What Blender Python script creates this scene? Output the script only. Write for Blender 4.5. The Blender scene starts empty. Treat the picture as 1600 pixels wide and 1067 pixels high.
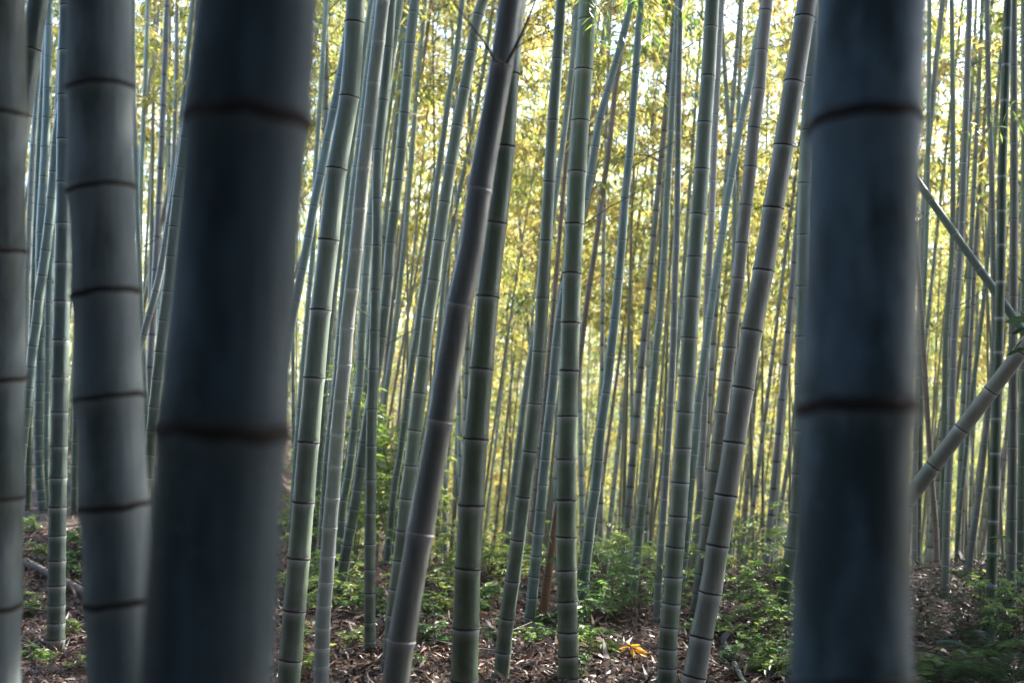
import bpy, math, random
import numpy as np

# ------------------------------------------------------------------ camera, sky, sun, exposure
sc = bpy.context.scene
F = 2000.0            # focal length in photo pixels (1600 wide)
CX, HY = 800.0, 590.0  # principal column, horizon row
CAMH = 1.7

cam = bpy.data.cameras.new('camera')
cam.lens = 45.0
cam.sensor_width = 36.0
cam.shift_y = (HY - 533.5) / 1600.0
cam.clip_start = 0.05
cam.clip_end = 2000
cam.dof.use_dof = True
cam.dof.focus_distance = 6.6
cam.dof.aperture_fstop = 2.8
camo = bpy.data.objects.new('camera', cam)
sc.collection.objects.link(camo)
camo.location = (0, 0, CAMH)
camo.rotation_euler = (math.pi / 2, 0, 0)
sc.camera = camo

SUN_AZ, SUN_EL = 50.0, 40.0
world = bpy.data.worlds.new('World')
sc.world = world
world.use_nodes = True
wn = world.node_tree
wn.nodes.clear()
sky = wn.nodes.new('ShaderNodeTexSky')
sky.sky_type = 'NISHITA'
sky.sun_disc = False
sky.sun_elevation = math.radians(SUN_EL)
sky.sun_rotation = math.radians(SUN_AZ)
sky.air_density = 1.0
sky.dust_density = 1.2
bg = wn.nodes.new('ShaderNodeBackground')
bg.inputs['Strength'].default_value = 0.15
wo = wn.nodes.new('ShaderNodeOutputWorld')
wn.links.new(sky.outputs[0], bg.inputs[0])
wn.links.new(bg.outputs[0], wo.inputs[0])

sun = bpy.data.lights.new('sun', 'SUN')
sun.energy = 5.0
sun.angle = math.radians(0.6)
sun.color = (1.0, 0.95, 0.86)
suno = bpy.data.objects.new('sun', sun)
sc.collection.objects.link(suno)
suno.location = (20, 20, 30)
# lamp shines along its -Z
from mathutils import Vector, Matrix, Quaternion
_a, _e = math.radians(SUN_AZ), math.radians(SUN_EL)
TOSUN = Vector((math.sin(_a) * math.cos(_e), math.cos(_a) * math.cos(_e), math.sin(_e)))
suno.rotation_euler = TOSUN.to_track_quat('Z', 'Y').to_euler()

sc.view_settings.view_transform = 'Standard'
sc.view_settings.look = 'None'
sc.view_settings.exposure = 2.78
sc.view_settings.gamma = 1.0
sc.view_settings.use_curve_mapping = False
sc.cycles.use_denoising = True
sc.cycles.max_bounces = 7
sc.cycles.diffuse_bounces = 4
sc.cycles.glossy_bounces = 2
sc.cycles.transmission_bounces = 5
sc.cycles.sample_clamp_indirect = 6.0

COL = sc.collection
rng = np.random.default_rng(7)
random.seed(7)

# ------------------------------------------------------------------ helpers
def new_mat(name):
    m = bpy.data.materials.new(name)
    m.use_nodes = True
    nt = m.node_tree
    nt.nodes.clear()
    out = nt.nodes.new('ShaderNodeOutputMaterial')
    return m, nt, out

def N(nt, t, **kw):
    n = nt.nodes.new(t)
    for k, v in kw.items():
        setattr(n, k, v)
    return n

def mixc(nt, fac, a, b, mode='MIX'):
    n = nt.nodes.new('ShaderNodeMix')
    n.data_type = 'RGBA'
    n.blend_type = mode
    for sock, v in ((n.inputs[0], fac), (n.inputs[6], a), (n.inputs[7], b)):
        if isinstance(v, (int, float)):
            sock.default_value = v
        elif isinstance(v, tuple):
            sock.default_value = (*v, 1) if len(v) == 3 else v
        else:
            nt.links.new(v, sock)
    return n.outputs[2]

def ramp(nt, fac, stops):
    n = nt.nodes.new('ShaderNodeValToRGB')
    e = n.color_ramp.elements
    while len(e) < len(stops):
        e.new(0.5)
    for el, (p, c) in zip(e, stops):
        el.position = p
        el.color = (*c, 1) if len(c) == 3 else c
    nt.links.new(fac, n.inputs[0])
    return n.outputs[0]

def noise(nt, vec, scale, detail=3, rough=0.55):
    n = nt.nodes.new('ShaderNodeTexNoise')
    n.inputs['Scale'].default_value = scale
    n.inputs['Detail'].default_value = detail
    n.inputs['Roughness'].default_value = rough
    nt.links.new(vec, n.inputs['Vector'])
    return n.outputs['Fac']

def mapping(nt, vec, scale):
    n = nt.nodes.new('ShaderNodeMapping')
    n.inputs['Scale'].default_value = scale
    nt.links.new(vec, n.inputs['Vector'])
    return n.outputs[0]

def culm_mat(name, c1, c2, bloom=(0.42, 0.45, 0.44), algae_shade=(0.026, 0.044, 0.02), algae_shade_amt=0.93, rough=0.34, spots=0.25, bloom_amt=0.75, blotch=0.5, spec=0.5, stain=0.9, sharp=0.08):
    m, nt, out = new_mat(name)
    tc = N(nt, 'ShaderNodeTexCoord')
    oi = N(nt, 'ShaderNodeObjectInfo')
    va = N(nt, 'ShaderNodeVectorMath', operation='ADD')
    comb = N(nt, 'ShaderNodeCombineXYZ')
    mul = N(nt, 'ShaderNodeMath', operation='MULTIPLY')
    mul.inputs[1].default_value = 37.0
    nt.links.new(oi.outputs['Random'], mul.inputs[0])
    for i in range(3):
        nt.links.new(mul.outputs[0], comb.inputs[i])
    nt.links.new(tc.outputs['Object'], va.inputs[0])
    nt.links.new(comb.outputs[0], va.inputs[1])
    v = va.outputs[0]
    vs = mapping(nt, v, (1, 1, 0.16))
    n1 = noise(nt, vs, 14, 4)
    n2 = noise(nt, v, 5, 5, 0.65)
    n3 = noise(nt, mapping(nt, v, (1, 1, 0.03)), 130, 2)
    base = mixc(nt, ramp(nt, n1, [(0.3, (0, 0, 0)), (0.7, (1, 1, 1))]), c1, c2)
    # fine fibre streaks
    base = mixc(nt, 0.35, base, ramp(nt, n3, [(0.25, (0.55, 0.55, 0.55)), (0.75, (1.25, 1.25, 1.25))]), 'MULTIPLY')
    # algal film low on the culm, deepened to stand in for shade there
    sep = N(nt, 'ShaderNodeSeparateXYZ')
    nt.links.new(tc.outputs['Object'], sep.inputs[0])
    mr = N(nt, 'ShaderNodeMapRange')
    mr.inputs['From Min'].default_value = 0.0
    mr.inputs['From Max'].default_value = 2.9
    mr.inputs['To Min'].default_value = 1.0
    mr.inputs['To Max'].default_value = 0.12
    nt.links.new(sep.outputs['Z'], mr.inputs['Value'])
    am = N(nt, 'ShaderNodeMath', operation='MULTIPLY')
    nt.links.new(mr.outputs[0], am.inputs[0])
    nt.links.new(ramp(nt, n2, [(0.25, (0.25, 0.25, 0.25)), (0.58, (1, 1, 1))]), am.inputs[1])
    am2 = N(nt, 'ShaderNodeMath', operation='MULTIPLY')
    am2.inputs[1].default_value = algae_shade_amt
    nt.links.new(am.outputs[0], am2.inputs[0])
    base = mixc(nt, am2.outputs[0], base, algae_shade)
    # broad weathering stains running down the culm
    st_ = ramp(nt, noise(nt, mapping(nt, v, (1, 1, 0.3)), 7.5, 5, 0.62), [(0.52 - sharp, (0, 0, 0)), (0.52 + sharp, (1, 1, 1))])
    stm = N(nt, 'ShaderNodeMath', operation='MULTIPLY')
    stm.inputs[1].default_value = blotch
    nt.links.new(st_, stm.inputs[0])
    base = mixc(nt, stm.outputs[0], base, mixc(nt, n1, (c1[0] * .5 * stain, c1[1] * .6 * stain, c1[2] * .45 * stain), (c2[0] * .68 * stain, c2[1] * .72 * stain, c2[2] * .56 * stain)))
    # pale lichen flecks
    vo = N(nt, 'ShaderNodeTexVoronoi')
    vo.inputs['Scale'].default_value = 46
    nt.links.new(v, vo.inputs['Vector'])
    fl = ramp(nt, vo.outputs['Distance'], [(0.10, (1, 1, 1)), (0.20, (0, 0, 0))])
    flm = N(nt, 'ShaderNodeMath', operation='MULTIPLY')
    nt.links.new(fl, flm.inputs[0])
    nt.links.new(ramp(nt, noise(nt, v, 3.1, 2), [(0.55, (0, 0, 0)), (0.68, (1, 1, 1))]), flm.inputs[1])
    flm2 = N(nt, 'ShaderNodeMath', operation='MULTIPLY')
    flm2.inputs[1].default_value = spots
    nt.links.new(flm.outputs[0], flm2.inputs[0])
    base = mixc(nt, flm2.outputs[0], base, (0.38, 0.4, 0.36))
    # dark scuffs
    sc_ = ramp(nt, noise(nt, mapping(nt, v, (1, 1, 0.25)), 22, 5, 0.7), [(0.66, (0, 0, 0)), (0.74, (1, 1, 1))])
    scm = N(nt, 'ShaderNodeMath', operation='MULTIPLY')
    scm.inputs[1].default_value = 0.45
    nt.links.new(sc_, scm.inputs[0])
    base = mixc(nt, scm.outputs[0], base, (0.05, 0.045, 0.035))
    # waxy bloom under each node
    at = N(nt, 'ShaderNodeAttribute', attribute_name='bloom')
    bm_ = N(nt, 'ShaderNodeMath', operation='MULTIPLY')
    nt.links.new(at.outputs['Fac'], bm_.inputs[0])
    nt.links.new(ramp(nt, n2, [(0.3, (bloom_amt * 1.2,) * 3), (0.7, (bloom_amt * 0.5,) * 3)]), bm_.inputs[1])
    base = mixc(nt, bm_.outputs[0], base, bloom)
    # per-culm value shift
    mr2 = N(nt, 'ShaderNodeMapRange')
    mr2.inputs['To Min'].default_value = 0.7
    mr2.inputs['To Max'].default_value = 1.15
    nt.links.new(oi.outputs['Random'], mr2.inputs['Value'])
    hs = N(nt, 'ShaderNodeHueSaturation')
    nt.links.new(mr2.outputs[0], hs.inputs['Value'])
    hs.inputs['Saturation'].default_value = 1.05
    nt.links.new(base, hs.inputs['Color'])
    p = N(nt, 'ShaderNodeBsdfPrincipled')
    nt.links.new(hs.outputs[0], p.inputs['Base Color'])
    nt.links.new(ramp(nt, n2, [(0.3, (rough - 0.06,) * 3), (0.7, (rough + 0.16,) * 3)]), p.inputs['Roughness'])
    p.inputs['Specular IOR Level'].default_value = spec
    bu = N(nt, 'ShaderNodeBump')
    bu.inputs['Strength'].default_value = 0.12
    bu.inputs['Distance'].default_value = 0.01
    nt.links.new(n3, bu.inputs['Height'])
    nt.links.new(bu.outputs[0], p.inputs['Normal'])
    nt.links.new(p.outputs[0], out.inputs[0])
    return m

def plain_mat(name, c1, c2, scale=30, rough=0.7, bump=0.2):
    m, nt, out = new_mat(name)
    tc = N(nt, 'ShaderNodeTexCoord')
    n1 = noise(nt, tc.outputs['Object'], scale, 4, 0.6)
    p = N(nt, 'ShaderNodeBsdfPrincipled')
    nt.links.new(ramp(nt, n1, [(0.3, c1), (0.7, c2)]), p.inputs['Base Color'])
    p.inputs['Roughness'].default_value = rough
    bu = N(nt, 'ShaderNodeBump')
    bu.inputs['Strength'].default_value = bump
    bu.inputs['Distance'].default_value = 0.01
    nt.links.new(n1, bu.inputs['Height'])
    nt.links.new(bu.outputs[0], p.inputs['Normal'])
    nt.links.new(p.outputs[0], out.inputs[0])
    return m

def leaf_mat(name, stops, trans_gain=2.2, tfac=0.5, gloss=0.06):
    """thin leaf: diffuse front, light passing through; colour varies leaf by leaf (tint)"""
    m, nt, out = new_mat(name)
    at = N(nt, 'ShaderNodeAttribute', attribute_name='tint')
    oi = N(nt, 'ShaderNodeObjectInfo')
    ad = N(nt, 'ShaderNodeMath', operation='MULTIPLY_ADD')
    ad.inputs[1].default_value = 0.62
    nt.links.new(oi.outputs['Random'], ad.inputs[0])
    nt.links.new(at.outputs['Fac'], ad.inputs[2])
    sb = N(nt, 'ShaderNodeMath', operation='SUBTRACT')
    sb.inputs[1].default_value = 0.36
    nt.links.new(ad.outputs[0], sb.inputs[0])
    col = ramp(nt, sb.outputs[0], stops)
    d = N(nt, 'ShaderNodeBsdfDiffuse')
    nt.links.new(col, d.inputs[0])
    t = N(nt, 'ShaderNodeBsdfTranslucent')
    tcol = mixc(nt, 1.0, col, (trans_gain,) * 3, 'MULTIPLY')
    nt.links.new(tcol, t.inputs[0])
    mx = N(nt, 'ShaderNodeMixShader')
    mx.inputs[0].default_value = tfac
    nt.links.new(d.outputs[0], mx.inputs[1])
    nt.links.new(t.outputs[0], mx.inputs[2])
    g = N(nt, 'ShaderNodeBsdfGlossy')
    g.inputs['Roughness'].default_value = 0.45
    mx2 = N(nt, 'ShaderNodeMixShader')
    mx2.inputs[0].default_value = gloss
    nt.links.new(mx.outputs[0], mx2.inputs[1])
    nt.links.new(g.outputs[0], mx2.inputs[2])
    nt.links.new(mx2.outputs[0], out.inputs[0])
    return m

M = {}
M['green'] = culm_mat('bamboo_grey_green', (0.175, 0.225, 0.18), (0.28, 0.325, 0.275))
M['blue'] = culm_mat('bamboo_blue_green', (0.18, 0.255, 0.25), (0.265, 0.335, 0.325), algae_shade_amt=0.93)
M['near'] = culm_mat('bamboo_shaded_blue_green', (0.085, 0.135, 0.185), (0.15, 0.20, 0.25), algae_shade=(0.025, 0.045, 0.025), algae_shade_amt=0.7, rough=0.55, blotch=0.85, bloom_amt=0.12, spec=0.25, stain=0.32, sharp=0.05)  # darker bluish copy for the nearest culms, their shade put into the colour
M['slate'] = culm_mat('bamboo_slate_grey', (0.15, 0.19, 0.21), (0.26, 0.29, 0.305), algae_shade_amt=0.5, rough=0.5, blotch=0.8, bloom_amt=0.25, spec=0.3, stain=0.45, sharp=0.06)
M['dim'] = culm_mat('bamboo_dim_blue_green', (0.085, 0.12, 0.125), (0.14, 0.175, 0.18), algae_shade_amt=0.9)
M['moss'] = culm_mat('bamboo_moss_green', (0.145, 0.195, 0.135), (0.23, 0.28, 0.21), algae_shade_amt=0.95)
M['purple'] = culm_mat('bamboo_plum_grey', (0.125, 0.13, 0.125), (0.185, 0.185, 0.18), algae_shade_amt=0.15, bloom=(0.5, 0.47, 0.5), bloom_amt=0.35)
M['taupe'] = culm_mat('bamboo_taupe', (0.165, 0.17, 0.15), (0.25, 0.245, 0.22), algae_shade_amt=0.45)
M['pink'] = culm_mat('bamboo_pink_brown', (0.24, 0.23, 0.215), (0.34, 0.30, 0.28), algae_shade=(0.06, 0.09, 0.055), algae_shade_amt=0.9)
M['dark'] = culm_mat('bamboo_dark_green', (0.028, 0.05, 0.028), (0.055, 0.085, 0.05), algae_shade_amt=0.3, spots=0.05)
M['grey'] = culm_mat('bamboo_pale_grey', (0.23, 0.25, 0.24), (0.33, 0.345, 0.335), algae_shade_amt=0.35)
M['brown'] = culm_mat('bamboo_dead_brown', (0.17, 0.12, 0.085), (0.26, 0.20, 0.155), algae_shade_amt=0.1, bloom=(0.2, 0.16, 0.12))
M['olive'] = culm_mat('bamboo_olive_brown', (0.125, 0.12, 0.075), (0.20, 0.185, 0.125), algae_shade_amt=0.6)
M['rust'] = culm_mat('bamboo_rust_brown', (0.14, 0.06, 0.03), (0.23, 0.11, 0.06), algae_shade_amt=0.1, bloom=(0.2, 0.12, 0.08))
M['deadpole'] = plain_mat('dead_pole', (0.085, 0.062, 0.048), (0.15, 0.115, 0.09), 25, 0.85)
M['ring'] = plain_mat('node_scar', (0.009, 0.006, 0.005), (0.028, 0.016, 0.012), 60, 0.85)
M['ringpale'] = plain_mat('node_ring_pale', (0.30, 0.28, 0.28), (0.42, 0.40, 0.40), 60, 0.7)
M['twig'] = plain_mat('twig_bark', (0.05, 0.04, 0.03), (0.11, 0.085, 0.06), 40, 0.8)
M['paletwig'] = plain_mat('pale_dead_twig', (0.13, 0.10, 0.075), (0.26, 0.21, 0.17), 40, 0.8)
M['greentwig'] = plain_mat('green_twig', (0.05, 0.075, 0.03), (0.11, 0.12, 0.05), 40, 0.7)
M['leaf'] = leaf_mat('bamboo_leaf', [(0.0, (0.045, 0.068, 0.018)), (0.4, (0.128, 0.134, 0.028)), (0.7, (0.214, 0.180, 0.042)), (1.0, (0.195, 0.140, 0.055))], 3.3, 0.62)
M['shrubleaf'] = leaf_mat('shrub_leaf', [(0.0, (0.03, 0.075, 0.015)), (0.6, (0.06, 0.13, 0.022)), (1.0, (0.12, 0.17, 0.03))], 2.6, 0.45, 0.05)
M['limeleaf'] = leaf_mat('lime_leaf', [(0.0, (0.07, 0.13, 0.02)), (0.6, (0.13, 0.18, 0.03)), (1.0, (0.20, 0.21, 0.04))], 2.6, 0.5)
M['fern'] = leaf_mat('fern_leaf', [(0.0, (0.016, 0.034, 0.015)), (1.0, (0.034, 0.06, 0.022))], 2.0, 0.3, 0.03)
M['blockerleaf'] = leaf_mat('light_blocking_leaf', [(0.0, (0.02, 0.035, 0.016)), (1.0, (0.045, 0.065, 0.03))], 1.5, 0.2)  # dark, barely translucent leaf for the added unseen light-blocking foliage
M['yellowleaf'] = leaf_mat('yellow_leaf', [(0.0, (0.60, 0.28, 0.015)), (1.0, (0.72, 0.42, 0.03))], 1.3, 0.45)
M['litter'] = leaf_mat('dry_leaf', [(0.0, (0.022, 0.011, 0.007)), (0.5, (0.06, 0.028, 0.017)), (0.85, (0.125, 0.066, 0.042)), (1.0, (0.24, 0.16, 0.115))], 1.0, 0.15)

def make_mesh(name, verts, faces, mats, smooth=True, attr=None, mi=None):
    """verts (n,3); faces list or (m,4)/(m,3) array"""
    me = bpy.data.meshes.new(name)
    v = np.asarray(verts, dtype=np.float32)
    if isinstance(faces, np.ndarray):
        k = faces.shape[1]
        me.vertices.add(len(v))
        me.vertices.foreach_set('co', v.ravel())
        me.loops.add(faces.size)
        me.loops.foreach_set('vertex_index', faces.astype(np.int32).ravel())
        me.polygons.add(len(faces))
        me.polygons.foreach_set('loop_start', np.arange(0, faces.size, k, dtype=np.int32))
        me.polygons.foreach_set('loop_total', np.full(len(faces), k, dtype=np.int32))
        me.update(calc_edges=True)
    else:
        me.from_pydata(v.tolist(), [], faces)
    for m in (mats if isinstance(mats, (list, tuple)) else [mats]):
        me.materials.append(m)
    if mi is not None:
        me.polygons.foreach_set('material_index', np.asarray(mi, dtype=np.int32))
    if attr:
        for k_, a in attr.items():
            at = me.attributes.new(k_, 'FLOAT', 'POINT')
            at.data.foreach_set('value', np.asarray(a, dtype=np.float32))
    me.polygons.foreach_set('use_smooth', np.full(len(me.polygons), smooth))
    me.validate()
    me.update()
    return me

def add_obj(name, data, parent=None, loc=None):
    o = bpy.data.objects.new(name, data)
    COL.objects.link(o)
    if parent is not None:
        o.parent = parent
    if loc is not None:
        o.location = loc
    return o

def tag(o, label=None, cat=None, group=None, kind=None):
    if label: o['label'] = label
    if cat: o['category'] = cat
    if group: o['group'] = group
    if kind: o['kind'] = kind
    return o

def frame_for(tan):
    t = tan / np.linalg.norm(tan)
    ref = np.array([0, 1.0, 0]) if abs(t[1]) < 0.9 else np.array([1.0, 0, 0])
    a = np.cross(ref, t); a /= np.linalg.norm(a)
    b = np.cross(t, a)
    return a, b

def tube(points, radii, sides, cap=True):
    """stacked rings around a polyline -> verts, quad faces (array)"""
    P = np.asarray(points, float)
    n = len(P)
    T = np.gradient(P, axis=0) if n > 2 else np.repeat((P[1:] - P[:1]), 2, 0)
    ang = np.linspace(0, 2 * np.pi, sides, endpoint=False)
    V = np.empty((n, sides, 3))
    for i in range(n):
        a, b = frame_for(T[i])
        V[i] = P[i] + radii[i] * (np.cos(ang)[:, None] * a + np.sin(ang)[:, None] * b)
    idx = np.arange(n * sides).reshape(n, sides)
    q = np.stack([idx[:-1], np.roll(idx[:-1], -1, 1), np.roll(idx[1:], -1, 1), idx[1:]], -1).reshape(-1, 4)
    V = V.reshape(-1, 3)
    return V, q

def leaves_mesh(pos, direc, nrm, length, width, fold=0.25):
    """one folded diamond per leaf"""
    d = direc / np.linalg.norm(direc, axis=1, keepdims=True)
    s = np.cross(d, nrm); s /= (np.linalg.norm(s, axis=1, keepdims=True) + 1e-9)
    n = np.cross(s, d)
    L = length[:, None]; Wd = width[:, None]
    v0 = pos
    v1 = pos + d * L * 0.4 + s * Wd * 0.5 + n * Wd * fold
    v2 = pos + d * L - n * L * 0.12
    v3 = pos + d * L * 0.4 - s * Wd * 0.5 + n * Wd * fold
    V = np.stack([v0, v1, v2, v3], 1).reshape(-1, 3)
    Q = np.arange(len(V)).reshape(-1, 4)
    return V, Q

# ------------------------------------------------------------------ ground
def sstep(a, b, x):
    t = np.clip((x - a) / (b - a), 0, 1)
    return t * t * (3 - 2 * t)

def ground_h(x, y):
    x = np.asarray(x, float); y = np.asarray(y, float)
    left = sstep(-1.2, -3.2, x)
    h = 0.12 * np.clip(y - 9.0, 0, 9) * left
    # the slope falls away behind the first rows, right of the bank
    drop = np.where(y > 10.6, y - 10.6, 0) * 0.2 * (1 - 0.85 * sstep(-1.6, -4.5, x))
    h = h - np.minimum(drop * sstep(10.6, 14, y), 4.2)
    # unseen steep bank behind the camera, added to block light from there
    h = h + np.minimum(1.1 * np.clip(-1.6 - y, 0, None) * sstep(-1.6, -3.5, y), 7.5)
    h = h + 0.035 * np.sin(x * 1.7 + y * 0.6) * np.cos(y * 1.3 - x * 0.4) + 0.02 * np.sin(x * 4.1 + 1) * np.sin(y * 3.7)
    return h

def ground_hit(px, py):
    """where the ray through a photo pixel meets the ground"""
    d = 2.0
    while d < 80:
        X = (px - CX) / F * d
        Z = CAMH - (py - HY) / F * d
        if Z <= float(ground_h(X, d)):
            return X, d, float(ground_h(X, d))
        d += 0.02
    return (px - CX) / F * d, d, 0.0

def un(px, py, d):
    return np.array([(px - CX) / F * d, d, CAMH - (py - HY) / F * d])

gx = np.concatenate([-np.geomspace(400, 16, 14), np.linspace(-15, 15, 121), np.geomspace(16, 400, 14)])
gy = np.concatenate([-np.geomspace(300, 8, 12), np.linspace(-7, 30, 149), np.geomspace(31, 600, 20)])
GX, GY = np.meshgrid(gx, gy)
GZ = ground_h(GX, GY) + rng.normal(0, 0.008, GX.shape)
gi = np.arange(GX.size).reshape(GX.shape)
gq = np.stack([gi[:-1, :-1], gi[:-1, 1:], gi[1:, 1:], gi[1:, :-1]], -1).reshape(-1, 4)
m, nt, out = new_mat('forest_soil')
tc = N(nt, 'ShaderNodeTexCoord')
n1 = noise(nt, tc.outputs['Object'], 3.0, 6, 0.65)
n2 = noise(nt, tc.outputs['Object'], 45.0, 4, 0.7)
c = mixc(nt, n2, ramp(nt, n1, [(0.3, (0.03, 0.02, 0.014)), (0.7, (0.07, 0.045, 0.032))]), (0.09, 0.058, 0.042))
c = mixc(nt, ramp(nt, noise(nt, tc.outputs['Object'], 0.8, 3), [(0.5, (0, 0, 0)), (0.75, (0.6, 0.6, 0.6))]), c, (0.05, 0.065, 0.022))
p = N(nt, 'ShaderNodeBsdfPrincipled')
p.inputs['Roughness'].default_value = 0.95
nt.links.new(c, p.inputs['Base Color'])
bu = N(nt, 'ShaderNodeBump'); bu.inputs['Strength'].default_value = 0.8; bu.inputs['Distance'].default_value = 0.03
nt.links.new(n2, bu.inputs['Height']); nt.links.new(bu.outputs[0], p.inputs['Normal'])
nt.links.new(p.outputs[0], out.inputs[0])
ground = add_obj('ground', make_mesh('ground', np.stack([GX, GY, GZ], -1).reshape(-1, 3), gq, m))
tag(ground, 'brown forest floor sloping gently under the bamboo', 'ground', kind='structure')

# fallen leaves: uncountable litter lying on the ground
nl = 110000
ly = np.where(rng.random(nl) < 0.8, rng.uniform(4.5, 11.5, nl), rng.uniform(3, 19, nl))
lx = (rng.random(nl) * 2 - 1) * (0.44 * ly + 0.5)
lz = ground_h(lx, ly) + 0.006 + 0.035 * rng.random(nl) ** 2
az = rng.random(nl) * 2 * np.pi
tilt = rng.normal(0, 0.36, nl)
dirs = np.stack([np.cos(az) * np.cos(tilt), np.sin(az) * np.cos(tilt), np.sin(tilt)], -1)
big = rng.random(nl) < 0.006
nr = np.stack([rng.normal(0, 0.35, nl), rng.normal(0, 0.35, nl), np.ones(nl)], -1)
V, Q = leaves_mesh(np.stack([lx, ly, lz], -1), dirs, nr, np.where(big, rng.uniform(0.2, 0.32, nl), rng.uniform(0.05, 0.17, nl)), np.where(big, rng.uniform(0.04, 0.07, nl), rng.uniform(0.008, 0.024, nl)), 0.35)
o = add_obj('leaf_litter', make_mesh('leaf_litter', V, Q, M['litter'], False, {'tint': np.repeat(np.clip(rng.normal(0.48, 0.27, nl), 0, 1), 4)}))
tag(o, 'dry brown bamboo leaves strewn over the forest floor', 'leaf litter', kind='stuff')

# ------------------------------------------------------------------ foliage crowns (shared meshes)
def crown_mesh(name, seed, H, R, nb, leaf_n, low=0.0, leafL=(0.10, 0.19), leafW=(0.018, 0.036), arch=0.0):
    r = np.random.default_rng(seed)
    LV, twV, twQ = [], [], []
    pos, dr, nm, TB = [], [], [], []
    off = 0
    for i in range(nb):
        f = (i + r.random()) / nb
        z0 = H * f
        prof = (0.35 + 0.75 * math.sin(math.pi * min(1, 0.12 + 0.8 * f))) * (1.0 if f < 0.75 else 1 - (f - 0.75) * 2.2)
        L = R * prof * r.uniform(0.6, 1.2)
        a = r.random() * 2 * math.pi
        up = r.uniform(0.35, 0.95)
        pts = []
        n = 6
        for k in range(n):
            s = k / (n - 1)
            rad = L * s
            zz = z0 + L * (up * s - (0.55 + 0.5 * up) * s * s)
            pts.append((rad * math.cos(a + 0.25 * s), rad * math.sin(a + 0.25 * s), zz))
        pts = np.array(pts)
        v, q = tube(pts, np.linspace(0.009, 0.002, n), 3)
        twV.append(v); twQ.append(q + off); off += len(v)
        tb_ = r.normal(0.5, 0.19)
        m_ = max(4, int(leaf_n / nb))
        # side twigs carrying fans of leaves
        nt_ = max(2, m_ // 9)
        for t in range(nt_):
            s = r.uniform(0.2, 1.0) ** 0.6
            ip = s * (n - 1); k = min(n - 2, int(ip)); fr = ip - k
            p0 = pts[k] * (1 - fr) + pts[k + 1] * fr
            ta = r.random() * 2 * math.pi
            tl = r.uniform(0.12, 0.45) * (0.6 + 0.4 * R)
            p1 = p0 + np.array([math.cos(ta) * tl, math.sin(ta) * tl, r.uniform(-0.25, 0.15) * tl * 2])
            v, q = tube(np.array([p0, p1]), [0.003, 0.0012], 3)
            twV.append(v); twQ.append(q + off); off += len(v)
            k9 = int(r.integers(6, 12))
            tt = r.uniform(0.25, 1.0, k9)
            pp = p0 + (p1 - p0) * tt[:, None] + r.normal(0, 0.03, (k9, 3))
            fan = ta + r.normal(0, 0.9, k9)
            dd = np.stack([np.cos(fan), np.sin(fan), r.normal(-0.8, 0.45, k9)], -1)
            TB.append(np.clip(tb_ + r.normal(0, .1, k9), 0, 1))
            pos.append(pp); dr.append(dd); nm.append(np.stack([r.normal(0, .5, k9), r.normal(0, .5, k9), np.ones(k9)], -1))
    pos = np.concatenate(pos); dr = np.concatenate(dr); nm = np.concatenate(nm)
    nL = len(pos)
    V, Q = leaves_mesh(pos, dr, nm, r.uniform(*leafL, nL), r.uniform(*leafW, nL))
    tv = np.concatenate(twV); tq = np.concatenate(twQ)
    allV = np.concatenate([V, tv]); allQ = np.concatenate([Q, tq + len(V)])
    mi = np.concatenate([np.zeros(len(Q)), np.ones(len(tq))])
    tint = np.concatenate([np.repeat(np.concatenate(TB), 4), np.zeros(len(tv))])
    return make_mesh(name, allV, allQ, [M['leaf'], M['greentwig']], False, {'tint': tint}, mi)

CROWN = [crown_mesh('crown_high', 10 + i, 6.5, 1.6, 40, 3400) for i in range(4)]
CROWN_SPARSE = [crown_mesh('crown_sparse', 20 + i, 6.5, 1.4, 30, 1900) for i in range(3)]
CROWN_THIN = [crown_mesh('crown_thin', 40 + i, 6.0, 1.3, 24, 1200) for i in range(3)]
CROWN_FULL = [crown_mesh('crown_full', 30 + i, 11.5, 1.75, 84, 8200, leafL=(0.08, 0.15), leafW=(0.016, 0.03)) for i in range(4)]

# ------------------------------------------------------------------ bamboo
CULM = {'H': 11.5}

def smooth_path(pts):
    """photo points (y, x) -> dense path by monotone cubic in y"""
    pts = sorted(pts)
    y = np.array([p[0] for p in pts], float); x = np.array([p[1] for p in pts], float)
    if len(y) == 2:
        return lambda q: np.interp(q, y, x), y, x
    h = np.diff(y); s = np.diff(x) / h
    m_ = np.empty_like(y)
    m_[1:-1] = (s[:-1] * h[1:] + s[1:] * h[:-1]) / (h[:-1] + h[1:])
    m_[0] = s[0]; m_[-1] = s[-1]
    def f(q):
        q = np.asarray(q, float)
        k = np.clip(np.searchsorted(y, q) - 1, 0, len(h) - 1)
        t = (q - y[k]) / h[k]
        t2, t3 = t * t, t * t * t
        return ((2 * t3 - 3 * t2 + 1) * x[k] + (t3 - 2 * t2 + t) * h[k] * m_[k] + (-2 * t3 + 3 * t2) * x[k + 1] + (t3 - t2) * h[k] * m_[k + 1])
    return f, y, x

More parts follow.
